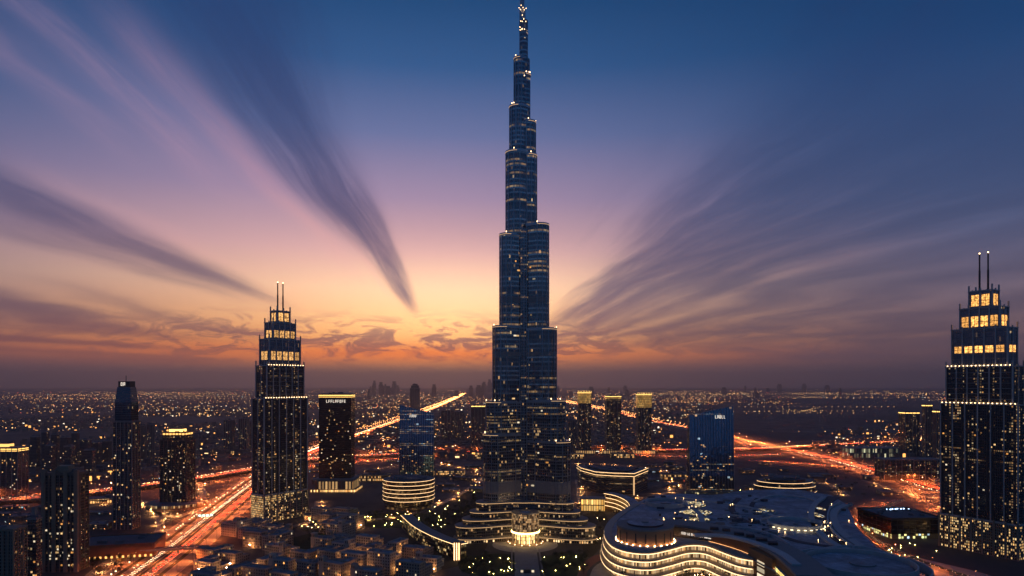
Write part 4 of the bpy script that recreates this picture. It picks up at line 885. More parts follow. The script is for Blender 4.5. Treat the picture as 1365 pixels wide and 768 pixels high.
# ------------------------------------------------------------------ roads
am, n = mat("asphalt"); co = n.node('ShaderNodeTexCoord').outputs['Object']
nz = n.noise(co, .05, 5.0, .6); n2 = n.noise(co, 1.2, 3.0)
p = n.node('ShaderNodeBsdfPrincipled'); n.put(p.inputs['Base Color'], n.mix(n.mul(n.add(nz, n2), .5), (.09, .085, .08), (.19, .175, .16))); p.inputs['Roughness'].default_value = .62
n.l.new(p.outputs[0], n.out.inputs[0]); ASPH = am
PAINT = solid("road_paint", (.62, .60, .55), .7); PAVE = solid("paving", (.36, .34, .31), .8, 0, .4, .1); VERGE = solid("planted_verge", (.035, .04, .022), .95, 0, .5, .05)
def road(name, C, bands, z=.10, thick=0.0, mats=None):
    b = MB()
    for (o0, o1) in bands: ribbon(b, C, o0, o1, z, 0, thick)
    struct(name, b, ASPH)
    b = MB()
    for (o0, o1) in bands:
        for o in (o0 + .7, o1 - .9): ribbon(b, C, o, o + .22, z + .05)
        nl = max(1, int((o1 - o0) / 3.6)); 
        for j in range(1, nl):
            o = o0 + (o1 - o0) * j / nl; q = side_line(C, o)
            for i in range(0, min(len(C) - 1, 160), 2):
                a, c = q[i], q[i].lerp(q[i + 1], .45); dv = Vector((c.x - a.x, c.y - a.y)).normalized() * .11; zz = z + .05 + (a[2] if len(a) == 3 else 0)
                b.face([(a.x + dv.y, a.y - dv.x, zz), (c.x + dv.y, c.y - dv.x, zz), (c.x - dv.y, c.y + dv.x, zz), (a.x - dv.y, a.y + dv.x, zz)])
    struct("road_markings", b, PAINT)
HL = spline([(-395, 560), (-425, 706), (-463, 925), (-503, 1124), (-551, 1374), (-612, 1700), (-660, 2050), (-684, 2500), (-692, 3000), (-712, 4237), (-740, 6163), (-860, 9685), (-1040, 14000), (-1300, 20000), (-1500, 30000)], 14.0)
HR = spline([(930, 620), (915, 900), (905, 1271), (905, 1403), (958, 2060), (930, 2550), (905, 3507), (845, 4237), (800, 6163), (663, 8843), (420, 14000), (60, 22000), (-400, 32000)], 14.0)
HBANDS = [(-44, -28), (-22, -4), (4, 22), (28, 44)]
road("left_highway", HL, HBANDS); road("right_highway", HR, [(-54, -32), (-26, -4), (4, 26), (32, 54)])
def lift(C, z, ramp_=10):
    n_ = len(C); return [Vector((p.x, p.y, z * min(1, i / ramp_, (n_ - 1 - i) / ramp_))) for i, p in enumerate(C)]
XC = spline([(-1500, 1020), (-964, 1271), (-855, 1365), (-728, 1589), (-672, 1740), (-590, 1960), (-420, 2085), (-198, 2164), (43, 2211), (300, 2232), (466, 2240), (700, 2262), (940, 2330), (1300, 2500), (2200, 2900)], 14.0)
road("cross_road", lift(XC, 8.5, 14), [(-23, -1), (1, 23)], .10, 1.6)
X2 = spline([(-1600, 1120), (-900, 1420), (-760, 1640), (-640, 1950), (-420, 2190), (0, 2330), (466, 2120), (700, 2130), (880, 2180)], 14.0)
road("service_road", X2, [(-12, 12)])
RAMPS = [[(-640, 1610), (-690, 1560), (-720, 1480), (-700, 1400), (-640, 1330), (-560, 1260)], [(-430, 2000), (-520, 2130), (-610, 2400), (-640, 2800), (-670, 3300)], [(-560, 1560), (-600, 1640), (-600, 1780), (-520, 1900), (-400, 2010), (-250, 2080)],
         [(640, 2230), (800, 2330), (880, 2600), (880, 3000)], [(700, 2000), (850, 1900), (930, 1760), (940, 1600), (930, 1480)], [(880, 1500), (830, 1400), (800, 1330), (790, 1240), (740, 1200)], [(-300, 2190), (-430, 2330), (-500, 2600), (-430, 2750), (-250, 2700), (-100, 2480), (-60, 2240)]]
RS = [spline(r_, 12.0) for r_ in RAMPS]
for r_ in RS: road("slip_road", r_, [(-7, 7)], .06)
SM = spline([(760, 1320), (715, 1275), (640, 1196), (572, 1100), (531, 1017), (521, 946), (518, 862), (540, 740)], 8.0)
road("mall_road", SM, [(-10, 10)])
# flyover and footbridge
br = thing("road_bridge", "flat dark bridge crossing the left highway near the lower edge", "bridge", (*at(208, 733, 7), 0), R(12))
b = MB(); b.box(-64, 64, -6, 6, 6.4, 8.0); b.build("deck", CONC, br)
for y in (-6, 6): b = MB(); b.box(-64, 64, y - .25, y + .25, 8, 9.2); b.build("guard_rail", CONC, br)
for x in (-52, -25, 1, 27, 52): b = MB(); b.prism(circle(x, 0, 1.3, 12), 0, 6.4, 0); b.build("pier", CONC, br)
for i in range(2, len(XC) - 2, 4):                                   # piers of the elevated cross road
    p = XC[i]; zz = 8.5 * min(1, i / 14, (len(XC) - 1 - i) / 14) - 1.5
    if zz > 3 and min(abs(p.x - q.x) + abs(p.y - q.y) for q in HL[::2]) > 34:
        b = MB(); b.box(-4, 4, -1, 1, zz - 1.2, zz, 0); b.prism(circle(0, 0, 1.4, 10), 0, zz - 1.2, 0); o = b.build("bridge_pier", CONC, None, (p.x, p.y, 0), rz=.4)
        tag(o, "concrete pier carrying the elevated crossroad", "bridge pier", "piers under the elevated crossroad")
g = thing("sign_gantry", "overhead road sign gantry with four lit panels across the left highway", "road sign", (*at(274, 694), 0), R(12))
for x in (-12, 12): b = MB(); b.prism(circle(x, 0, .4, 8), 0, 9.5, 0, 0); b.build("post", STEEL, g)
b = MB(); b.box(-12, 12, -.4, .4, 8.4, 9.2); b.build("beam", STEEL, g)
SG = emit("sign_panel_glow", (.55, .80, .66), 1.0)
for x in (-9, -3, 3, 9):
    b = MB(); b.box(-2.6, 2.6, -.7, -.42, 6.8, 10.6); pn = b.build("sign_panel", SG, g, (x, 0, 0)); b = MB(); b.box(-1.6, 1.6, -.76, -.71, 8.9, 9.4); b.box(-1.0, 1.0, -.76, -.71, 7.8, 8.2); b.build("sign_text", WHITE, pn)
# kerb-like median barriers
for C, nm in ((HL, "left"), (HR, "right")):
    b = MB(); ribbon(b, C[:260], -.5, .5, 1.0, 0, 1.0); o = b.build("median_barrier", CONC); tag(o, "long concrete barrier along the median of the %s highway" % nm, "barrier")
    b = MB()
    for (a, c) in ((-28, -22), (22, 28), (-4, -.6), (.6, 4)): ribbon(b, C[:300], a, c, .06)
    struct("planted_verge", b, VERGE)
# ------------------------------------------------------------------ street lamps
SOD = emit("sodium_lamp", (1, .21, .045), 6500.0)
SODB = emit("sodium_bulb", (1, .40, .12), 9.0, False)
SODF = emit("sodium_far", (1, .36, .10), 26.0, False)
POLE = DARKM
def octa(b, x, y, z, r, m=0):
    T = (x, y, z + r); D = (x, y, z - r); E = [(x + r, y, z), (x, y + r, z), (x - r, y, z), (x, y - r, z)]
    for i in range(4): b.face([E[i], E[(i + 1) % 4], T], m); b.face([E[(i + 1) % 4], E[i], D], m)
b = MB(); b.prism(circle(0, 0, .16, 6), 0, 15, 0, 0); b.box(-.08, .08, -.06, 2.6, 14.8, 15.0); pole_me = b
def cutoff(b, x, y, z, k=1.0):
    '''street-lamp head: dark housing with the light underneath'''
    b.box(x - .8 * k, x + .8 * k, y - .4 * k, y + .4 * k, z, z + .3 * k, 0); q = .7 * k
    b.face([(x - q, y - .34 * k, z - .02), (x - q, y + .34 * k, z - .02), (x + q, y + .34 * k, z - .02), (x + q, y - .34 * k, z - .02)], 1)
    b.box(x - .2 * k, x + .2 * k, y - .2 * k, y + .2 * k, z - .3, z - .03, 2)
lamp0 = None; nlamp = 0
def lamp(x, y, z, rz, label, group):
    global lamp0, nlamp
    if lamp0 is None:
        lamp0 = thing("street_lamp", label, "street lamp", (x, y, z), rz, group)
        p_ = pole_me.build("pole", POLE, lamp0); q = MB(); cutoff(q, 0, 2.6, 14.7); h_ = q.build("lamp_head", [DARKM, SOD, SODB], lamp0); KIDS[lamp0.name] = [p_, h_]
    else: r_ = copy_tree(lamp0, (x, y, z), rz, label); r_['group'] = group
    nlamp += 1
far_l = MB(); near_l = MB()
def lamps_along(C, offs, every, label, group, ymax, limit=400, z=0.0):
    acc = 0
    for i in range(1, len(C)):
        acc += (Vector(C[i][:2]) - Vector(C[i - 1][:2])).length
        if acc >= every:
            acc = 0; dv = Vector((C[i][0] - C[i - 1][0], C[i][1] - C[i - 1][1])).normalized(); zz = z + (C[i][2] if len(C[i]) == 3 else 0)
            for o in offs:
                x, y = C[i][0] + dv.y * o, C[i][1] - dv.x * o
                if y < 760 or abs(x) > y * .80: continue
                if y < ymax and nlamp < 298: lamp(x, y, zz, math.atan2(dv.y, dv.x) + (0 if o > 0 else math.pi), label, group)
                elif y < 3200: cutoff(near_l, x, y, zz + 15, 1.1)
                elif y < 16000 and random.random() < .8: octa(far_l, x, y, zz + 12, min(2.0, .6 + y * .00014))
lamps_along(HL, (-45, -25, 0, 25, 45), 52, "tall sodium street lamp on the left highway", "street lamps on the left highway", 1900)
lamps_along(HR, (-55, -29, 0, 29, 55), 66, "tall sodium street lamp on the right highway", "street lamps on the right highway", 2300)
lamps_along(lift(XC, 8.5, 14), (-23.5, 0, 23.5), 56, "sodium street lamp on the elevated crossroad", "street lamps on the crossroad", 2450)
lamps_along(X2, (-12.5, 12.5,), 64, "sodium street lamp on the service road beside the crossroad", "street lamps on the service road", 2400)
for r_ in RS: lamps_along(r_, (-7.5, 7.5), 50, "sodium street lamp on a slip road", "street lamps on the slip roads", 2300)
lamps_along(SM, (11.5,), 60, "sodium street lamp on the curved mall road", "street lamps on the mall road", 2300)
tag(near_l.build("farther_street_lights", [DARKM, SOD, SODB]), None, None, None, 'stuff'); tag(far_l.build("distant_street_lights", SODF), None, None, None, 'stuff')
# ------------------------------------------------------------------ traffic
HEADL = emit("headlight_beam", (1, .70, .40), 11.0, False); TAILL = emit("tail_light_red", (1, .05, .015), 16.0, False); HEADF = emit("headlight_far", (1, .55, .24), 9.0, False); TAILF = emit("tail_far", (1, .16, .04), 10.0, False)
CARM = [solid("car_paint_%s" % k, c, .3, .2) for k, c in (("dark", (.03, .03, .035)), ("white", (.6, .6, .58)), ("grey", (.2, .2, .21)))]
GLS = solid("car_glass", (.02, .025, .03), .08); TYRE = solid("tyre_rubber", (.015, .015, .015), .8)
def make_car(cm, label, group):
    r_ = thing("car", label, "car", (0, 0, 0), 0, group); ks = []
    b = MB(); prof = [(-2.3, .35), (2.3, .35), (2.3, .75), (1.3, .92), (.7, 1.42), (-1.2, 1.45), (-2.1, .98), (-2.3, .9)]
    for s_ in (-1, 1): b.face([(x, s_ * .9, z) for x, z in (prof if s_ < 0 else prof[::-1])])
    for i in range(len(prof)):
        (xa, za), (xb, zb) = prof[i], prof[(i + 1) % len(prof)]; b.face([(xa, .9, za), (xb, .9, zb), (xb, -.9, zb), (xa, -.9, za)], 1 if i in (3, 5) else 0)
    ks.append(b.build("body", [cm, GLS], r_))
    for x in (-1.4, 1.4):
        for y in (-.86, .86):
            b = MB(); n_ = 10; A = [(.33 * math.cos(6.283 * i / n_), .33 * math.sin(6.283 * i / n_)) for i in range(n_)]
            for s_ in (-.1, .1): b.face([(p_[0], s_, p_[1]) for p_ in (A if s_ < 0 else A[::-1])])
            for i in range(n_): j = (i + 1) % n_; b.face([(A[i][0], -.1, A[i][1]), (A[i][0], .1, A[i][1]), (A[j][0], .1, A[j][1]), (A[j][0], -.1, A[j][1])])
            ks.append(b.build("wheel", TYRE, r_, (x, y, .33)))
    for y in (-.6, .6):
        b = MB(); b.box(2.29, 2.40, y - .3, y + .3, .50, .86); ks.append(b.build("headlight", HEADL, r_))
        b = MB(); b.box(-2.40, -2.29, y - .3, y + .3, .62, .95); ks.append(b.build("tail_light", TAILL, r_))
    KIDS[r_.name] = ks; return r_
cars = {}
far_t = MB(); ncar = 0
def drive(C, o, toward, gap, ymax, density, label, group, z=0.0, limit=300, ymin=745):
    """cars at rest along one lane"""
    global ncar
    Q = side_line(C, o); d0 = 0.0; l0 = 0.0; nxt = random.uniform(0, gap)
    for i in range(len(Q) - 1):
        a, c = Q[i], Q[i + 1]; l = (Vector(c[:2]) - Vector(a[:2])).length
        d0 = l0; l0 += l
        while nxt <= d0 + l:
            f = (nxt - d0) / l; x, y = a[0] + (c[0] - a[0]) * f, a[1] + (c[1] - a[1]) * f; zz = z + .1 + (a[2] if len(a) == 3 else 0)
            nxt += gap * random.uniform(.85, 1.3) * (1 if y < 3000 else y / 3000)
            if y < ymin or y > ymax or abs(x) > y * .8: continue
            cl = 1.0 if toward and C is HL else .5 + .5 * math.sin(y * .013 + o) * math.sin(y * .0047 + o * 2)
            if random.random() > density * (.35 + 1.1 * cl) * (1 if y < 4000 else .55): continue
            rz = math.atan2(c[1] - a[1], c[0] - a[0]) + (math.pi if toward else 0)
            if ncar < limit:
                key = (label, random.randrange(3))
                if key not in cars: cars[key] = make_car(CARM[key[1]], label % ("dark", "white", "grey")[key[1]], group); cars[key].location = (x, y, zz); cars[key].rotation_euler = (0, 0, rz)
                else: copy_tree(cars[key], (x, y, zz), rz)
                ncar += 1
            else:
                ux, uy = math.cos(rz), math.sin(rz)
                b = far_t; s_ = 1.0 if y < 3500 else min(2.2, y / 3500)
                b.box(-2.2, 2.2, -.9, .9, .35, 1.4, 0, rot=rz, o=(x, y)) if y < 1800 else None
                if toward: b.box(2.25, 2.4, -.85 * s_, .85 * s_, .5 + zz, 1.0 * s_ + zz, 1 if y < 2500 else 3, rot=rz, o=(x, y))
                else: b.box(-2.4, -2.25, -.85 * s_, .85 * s_, .6 + zz, 1.05 * s_ + zz, 2 if y < 2500 else 4, rot=rz, o=(x, y))
for o in (-10.5, -7.0, -17.5): drive(HL, o, True, 6.4, 1130, .95 if o > -12 else .10, "%s car with headlights on, driving toward the viewer on the left highway", "oncoming cars on the left highway", limit=190)
for o in (7.5, 14.5, 11): drive(HL, o, False, 7.5, 1130, .8, "%s car with red tail lights, driving away on the left highway", "departing cars on the left highway", limit=300)
ncar = 999
for o in (-10.5, -7.0, -17.5): drive(HL, o, True, 6.4, 14000, .75 if o > -12 else .10, "", "", ymin=1130)
for o in (7.5, 11, 14.5, 18): drive(HL, o, False, 7.5, 14000, .8, "", "", ymin=1130)
for o in (-33,): drive(HL, o, True, 12, 3000, .45, "", ""); 
for o in (-8, -12): drive(HR, o, True, 10.0, 14000, .30, "", "", ymin=1250)
for o in (7, 10.5, 14.5, 18.5): drive(HR, o, False, 7.5, 14000, .95, "", "", ymin=1250)
LX = lift(XC, 8.5, 14)
for o in (-13, -8.5): drive(LX, o, True, 10, 4000, .7, "", "", 0)
for o in (5, 8.5, 13): drive(LX, o, False, 9, 4000, .8, "", "", 0)
drive(X2, -3, False, 11, 4000, .6, "", ""); drive(X2, 3, True, 14, 4000, .4, "", "")
for r_ in RS: drive(r_, -2, False, 11, 4000, .7, "", "")
drive(SM, -5, True, 6.5, 4000, 1.0, "", ""); drive(SM, -2.5, True, 7.5, 4000, .9, "", ""); drive(SM, 4, False, 9, 4000, .7, "", "")
tag(far_t.build("distant_traffic", [CARM[0], HEADL, TAILL, HEADF, TAILF]), None, None, None, 'stuff')
# ------------------------------------------------------------------ old quarter of low sand-coloured blocks, lower left
rg = random.Random(11)
SANDS = [solid("sand_render_%s" % k, c, .85, 0, .3) for k, c in (("warm", (.44, .355, .28)), ("rose", (.45, .33, .27)), ("pale", (.50, .44, .37)))]
HW = [facade("house_wall_%s" % k, (.03, .03, .035), c, 3.5, 3.6, .46, .55, .12, 1.6, cols=((1, .42, .10), (1, .60, .24)), grough=.3, gmetal=.2, frough=.85, cluster=.03, seed=i * 7.0) for i, (k, c) in enumerate((("warm", (.44, .355, .28)), ("rose", (.45, .33, .27)), ("pale", (.50, .44, .37))))]
HROOF = solid("house_roof", (.34, .34, .35), .85, 0, .5, .1)
LANT = emit("courtyard_lantern", (1, .42, .13), 3400.0)
AMBD = emit("doorway_glow", (1, .42, .10), 2.2)
def clear_of_road(x, y, m=46):
    return min(abs(x - p.x) + .3 * abs(y - p.y) for p in HL if p.y < 1500) > m
ADJ = ("sand", "rose", "pale"); FEAT = []
def house(x, y, rz, w, d_, n_, k, tower_, court_, label, group):
    r_ = thing("low_house", label, "apartment house", (x, y, 0), rz, group); H = 3.5 * n_ + 1
    segs = [(-w / 2, w / 2, -d_ / 2, -d_ / 2 + 13, H)]
    if court_: segs += [(-w / 2, -w / 2 + 12, -d_ / 2 + 13.01, d_ / 2, H - 3.5 * rg.randrange(0, 2)), (w / 2 - 12, w / 2, -d_ / 2 + 13.01, d_ / 2, H - 3.5 * rg.randrange(0, 3))]
    else: segs += [(-w / 2 + rg.uniform(0, 5), w / 2 - rg.uniform(0, 8), -d_ / 2 + 13.01, d_ / 2, H - 3.5 * rg.randrange(1, 3))]
    for (x0, x1, y0, y1, h_) in segs:
        b = MB(); b.prism([(x0, y0), (x1, y0), (x1, y1), (x0, y1)], 0, h_, 0, 1); wl = b.build("wing", [HW[k], HROOF], r_)
        b = MB(); P = [(x0, y0), (x1, y0), (x1, y1), (x0, y1)]; Q = offset(P, -.6); O = offset(P, .25)
        for i in range(4):
            j = (i + 1) % 4; b.face([(*O[i], h_ - .6), (*O[j], h_ - .6), (*O[j], h_ + 1.1), (*O[i], h_ + 1.1)]); b.face([(*O[i], h_ + 1.1), (*O[j], h_ + 1.1), (*Q[j], h_ + 1.1), (*Q[i], h_ + 1.1)]); b.face([(*Q[j], h_), (*Q[i], h_), (*Q[i], h_ + 1.1), (*Q[j], h_ + 1.1)])
        b.build("parapet", SANDS[k], wl)
        for i in range(rg.randrange(1, 4)):
            xx, yy = rg.uniform(x0 + 2, x1 - 2), rg.uniform(y0 + 2, y1 - 2); a = rg.uniform(.8, 2.6); b = MB(); b.box(xx - a, xx + a, yy - a * .7, yy + a * .7, h_, h_ + rg.uniform(1, 2.6)); b.build("roof_unit", [HROOF, CONC, SANDS[k]][i % 3], wl)
    if tower_:
        tx = rg.choice((-w / 2 + 4, w / 2 - 4)); b = MB(); b.box(tx - 3, tx + 3, -d_ / 2 - .4, -d_ / 2 + 6, 0, H + 5.5, 0); tw = b.build("corner_turret", SANDS[k], r_)
        b = MB(); b.box(tx - 3.4, tx + 3.4, -d_ / 2 - .8, -d_ / 2 + 6.4, H + 5.5, H + 6.4); b.build("turret_cap", SANDS[k], tw)
        for q in (-1.4, 1.4): b = MB(); b.box(tx + q - .6, tx + q + .6, -d_ / 2 - .55, -d_ / 2 - .38, H + 1.5, H + 4.5); b.build("turret_window", DARKM, tw)
    for i in range(rg.randrange(2, 6)):                               # arched openings and lit rooms
        xx = rg.uniform(-w / 2 + 2, w / 2 - 2); z = 3.5 * rg.randrange(0, n_) + .9; b = MB(); a = .9
        pts = [(-a, 0), (a, 0), (a, 1.6)] + [(a * math.cos(R(t_)), 1.6 + a * math.sin(R(t_))) for t_ in (45, 90, 135)] + [(-a, 1.6)]
        b.face([(p_[0], -.12, p_[1]) for p_ in pts]); b.build("arched_window", rg.choice(LIT + [AMBD]), r_, (xx, -d_ / 2 - .02, z))
    for i in range(rg.randrange(0, 3)):
        b = MB(); xx = rg.uniform(-w / 2 + 3, w / 2 - 3); b.box(xx - 1.6, xx + 1.6, -d_ / 2 - 1.2, -d_ / 2 + .1, 3.5 * rg.randrange(1, n_) + .2, 3.5 * 1 + 3.5 * 0 + .5 + 3.5 * (n_ - 2) if False else 0.0) if False else None
        z = 3.5 * rg.randrange(1, n_) + .1; b.box(xx - 1.8, xx + 1.8, -d_ / 2 - 1.3, -d_ / 2 + .1, z, z + 1.1); b.build("balcony", SANDS[k], r_)
    return r_
spots = []
ang = R(-24)
for i in range(-16, 17):
    for j in range(-10, 16):
        gx_, gy_ = i * 40 + rg.uniform(-5, 5), j * 38 + rg.uniform(-4, 4)
        x, y = -260 + gx_ * math.cos(ang) - gy_ * math.sin(ang), 860 + gx_ * math.sin(ang) + gy_ * math.cos(ang)
        px, py = CX + F * x / max(y, 1), HY + F * CH / max(y, 1)
        if y < 770 or px < 215 or px > 588 or py < 690 or py > 790: continue
        if px < 345 and not clear_of_road(x, y, 62): continue
        if px > 470 and py < 722 + (px - 470) * .18: continue
        if py < 706 and px < 430: continue
        if (385 < px < 450 and 712 < py < 736): continue            # the dark garden
        if rg.random() < .08: continue
        spots.append((x, y, px, py))
spots.sort(key=lambda s_: s_[3])
names_x = ((300, "just right of the left highway"), (380, "below the left twin-spired tower"), (460, "beside the dark garden"), (530, "in the middle of the old quarter"), (700, "below the long curved building"))
for x, y, px, py in spots:
    k = rg.randrange(3); n_ = rg.choice((4, 5, 5, 6, 7)) if px > 430 else rg.choice((3, 4, 4, 5, 6)); tw = rg.random() < .4; ct = rg.random() < .55
    where = next(w_ for m_, w_ in names_x if px < m_)
    lab = "%s flat-roofed %d-storey house %s%s, %s" % (ADJ[k], n_, "round a court" if ct else "with lower wing", " with turret" if tw else "", where)
    house(x, y, ang + rg.choice((0, 0, math.pi / 2, -math.pi / 2 * 0)) + rg.uniform(-.06, .06), rg.uniform(28, 36), rg.uniform(26, 33), n_, k, tw, ct, lab, "low houses of the old quarter")
# warm lanterns in the lanes
b = MB(); cutoff(b, 0, 0, 4.2); LANB = emit("lantern_bulb", (1, .50, .18), 8.0, False); lan0 = None
def lantern(x, y, lab, grp, z=0.0):
    global lan0
    if lan0 is None:
        lan0 = thing("lane_lantern", lab, "lantern", (x, y, z), 0, grp); q = MB(); q.prism(circle(0, 0, .1, 6), 0, 4.2, 0, 0); KIDS[lan0.name] = [q.build("post", POLE, lan0), b.build("lamp_head", [DARKM, LANT, LANB], lan0)]
    else: r_ = copy_tree(lan0, (x, y, z), 0, lab); r_['group'] = grp
lan1 = None
def house_lantern(x, y, lab, grp):
    global lan1
    if lan1 is None:
        lan1 = thing("courtyard_lantern", lab, "lantern", (x, y, 0), 0, grp); q = MB(); q.prism(circle(0, 0, .1, 6), 0, 4.6, 0, 0); g_ = MB(); octa(g_, 0, 0, 5.0, .40); KIDS[lan1.name] = [q.build("post", POLE, lan1), g_.build("globe", LANG, lan1)]
    else: copy_tree(lan1, (x, y, 0), 0)
LANG = emit("globe_glow", (1, .44, .15), 900.0)
for x, y, px, py in spots:
    for q in range(rg.choice((1, 1, 2))):
        a = rg.choice(((0, -19.5), (20, 0), (-20, 3), (15, -19.5))); house_lantern(x + a[0] * math.cos(ang) - a[1] * math.sin(ang), y + a[0] * math.sin(ang) + a[1] * math.cos(ang), "warm lantern in a lane of the old quarter", "lanterns between the low houses")
# city streets round the tall tower, with rows of warm lanterns
for pts, lab in (([(404, 702), (440, 700), (478, 692), (520, 691), (566, 680), (610, 660), (640, 640), (630, 626), (580, 619), (520, 622), (470, 636)], "warm street lantern on the boulevard left of the tallest tower"), ([(770, 640), (775, 668), (800, 682), (812, 668), (870, 662), (900, 648), (880, 628), (800, 618), (760, 618)], "warm street lantern near the hotel block"),
                 ([(905, 668), (960, 672), (1010, 652), (1060, 640), (1110, 648), (1130, 662)], "warm street lantern behind the mall roof"), ([(96, 790), (140, 752), (196, 722), (214, 700), (200, 676), (150, 670), (60, 690), (0, 704)], "warm street lantern in the streets left of the highway"),
                 ([(190, 668), (230, 690), (268, 668), (262, 640), (222, 628), (190, 640)], "warm street lantern round the ribbed tower"), ([(1150, 640), (1200, 655), (1262, 668)], "warm street lantern beyond the dark hall"), ([(345, 712), (390, 702), (420, 690), (424, 668)], "warm street lantern at the foot of the left twin-spired tower")):
    C_ = spline([at(*p_) for p_ in pts], 10.0); road("city_street", C_, [(-6, 6)], .05); acc = 0
    for i in range(1, len(C_)):
        acc += (C_[i] - C_[i - 1]).length
        if acc > 34:
            acc = 0; dv = (C_[i] - C_[i - 1]).normalized(); o_ = 7.5 * rg.choice((-1, 1)); lantern(C_[i].x + dv.y * o_, C_[i].y - dv.x * o_, lab, "warm lanterns along the city streets")
# low commercial halls at the foot of towers
def hall(px, py, w, d_, h_, rz, label, m=None, lit=True):
    x, y = at(px, py); r_ = thing("low_hall", label, "building", (x, y + d_ / 2, 0), rz); b = MB(); b.prism(rect(w, d_), 0, h_, 0, 1); b.build("wall", [m or ARCADE2, ROOF], r_)
    b = MB(); b.prism(offset(rect(w, d_), .6), h_ - 1, h_ + .9, 0); b.build("parapet", CONC, r_); plant(r_, w, d_, h_, 4)
ARCADE2 = facade("lit_hall_front", (.3, .2, .1), (.24, .19, .14), 6.0, 4.0, .3, .3, .62, 1.8, cols=((1, .44, .11), (1, .64, .27)), base=.3, cluster=.03, gmetal=.1)
for a in ((385, 690, 60, 16, 9, R(40), "low lit arcade hall right of the left twin-spired tower"), (352, 708, 50, 14, 8, R(12), "low lit arcade hall in front of the left twin-spired tower"), (497, 642, 74, 22, 15, 0, "low lit hall between the dark slab and the round ringed building"),
          (600, 634, 70, 30, 12, 0, "long low hall just left of the tallest tower's shaft"), (640, 612, 30, 20, 20, 0, "small lit block beside the highway, left of the tallest tower"), (765, 612, 60, 20, 16, 0, "amber lit hall right of the tallest tower"), (830, 611, 70, 20, 15, 0, "amber lit hall below the lantern towers"), (900, 640, 60, 24, 14, 0, "yellow-lit low hall left of the right blue tower"),
          (1010, 655, 44, 20, 8, R(-20), "low hall between the right blue tower and the oval building"), (440, 690, 90, 16, 7, R(20), "row of lit shops below the dark slab's podium"), (30, 640, 60, 30, 12, 0, "low lit hall under the wide tower at the left edge"), (130, 672, 60, 30, 10, R(20), "orange lit hall left of the shoulder tower's foot")): hall(*a)
# ------------------------------------------------------------------ far districts
FH = [solid("far_house_%s" % k, c, .85, 0, .3) for k, c in (("a", (.22, .19, .17)), ("b", (.15, .14, .14)), ("c", (.28, .24, .20)))]
LF = [emit("town_light_%s" % k, c, s_, False) for k, c, s_ in (("amber", (1, .40, .11), 7.0), ("warm", (1, .54, .20), 6.5), ("white", (1, .80, .54), 6.0), ("cool", (.7, .95, .9), 6.0), ("red", (1, .12, .05), 9.0))]
tl = MB(); th = MB(); wl_ = MB()
def near_hw(x, y, m=60): return any(abs(x - C_[min(range(0, len(C_), 1), key=lambda i: abs(C_[i].y - y))].x) < m for C_ in (HLs, HRs))
HLs, HRs = HL[::8], HR[::8]
def light(x, y, r=None, z=5.0, m=None):
    rr = r or (.55 + y * .00027) * rg.uniform(.6, 1.25); octa(tl, x, y, z, rr, m if m is not None else rg.choices((0, 1, 2, 3, 4), (62, 26, 7, 2, 3))[0])
def streets(px0, px1, py0, py1, n_, gap, k=1.0, warm=None, houses=3):
    """rows of street lights with low houses, on the ground seen in a strip of the picture"""
    for _ in range(n_):
        py = rg.uniform(py0, py1); px = rg.uniform(px0, px1); x, y = at(px, py); a = rg.choice((R(8), R(8), R(8), R(98), R(52))) + rg.gauss(0, .05)
        m_ = rg.randrange(4, 14); g = gap * (1 + y / 6000)
        for i in range(m_):
            s_ = (i - m_ / 2) * g; xx, yy = x + math.cos(a) * s_, y + math.sin(a) * s_
            if yy < 1300 or near_hw(xx, yy): continue
            pt_ = math.sin(xx * .0011 + 1.3) * math.sin(yy * .0007 + .4) + .6 * math.sin(xx * .0031 - yy * .0013)
            if rg.random() < .62 + .5 * pt_: light(xx + rg.gauss(0, 3), yy + rg.gauss(0, 3), m=warm if warm is not None and rg.random() < .7 else None)
            for q in range(houses):
                if rg.random() < .6:
                    hx, hy = xx + rg.uniform(-40, 40), yy + rg.uniform(-40, 40); 
                    if near_hw(hx, hy, 60): continue
                    w_ = rg.uniform(5, 13); h_ = rg.choice((5, 7, 7, 10, 14, 20)) if y < 6000 else rg.uniform(5, 10)
                    th.box(-w_, w_, -w_ * .7, w_ * .7, 0, h_, rg.randrange(3), rot=R(8), o=(hx, hy))
                    if rg.random() < .22: wl_.box(-w_ * .5, w_ * .5, -w_ * .7 - .4, -w_ * .7 - .1, 1, h_ * .6, rg.choices((0, 1, 2), (5, 3, 2))[0], rot=R(8), o=(hx, hy))
S = streets
S(0, 350, 521, 527, 34, 120, houses=0); S(150, 350, 523, 530, 44, 70, warm=1, houses=0); S(0, 150, 526, 533, 40, 60, houses=1); S(0, 340, 534, 552, 46, 40); S(200, 345, 545, 556, 40, 28, warm=1)
S(0, 150, 560, 572, 40, 26, houses=3); S(30, 150, 590, 640, 60, 22, houses=3); S(180, 340, 566, 612, 90, 24, warm=0); S(60, 150, 555, 566, 26, 24, warm=0)
S(400, 640, 520, 527, 34, 120, houses=0); S(400, 640, 527, 545, 120, 40, houses=3); S(470, 650, 545, 596, 130, 26, houses=4); S(400, 530, 560, 604, 60, 22, warm=0, houses=3); S(560, 660, 590, 608, 50, 18, warm=0)
S(640, 900, 520, 527, 34, 120, houses=0); S(740, 880, 527, 560, 130, 38, houses=4); S(740, 860, 560, 602, 130, 22, warm=0, houses=4); S(745, 870, 588, 604, 70, 14, warm=0)
S(880, 1260, 520.5, 526, 46, 120, houses=0, warm=1); S(900, 1260, 524, 531, 70, 80, warm=1, houses=0); S(885, 1040, 531, 540, 50, 44, houses=1); S(985, 1080, 546, 552, 8, 50, warm=1, houses=0); S(880, 915, 540, 560, 14, 30)
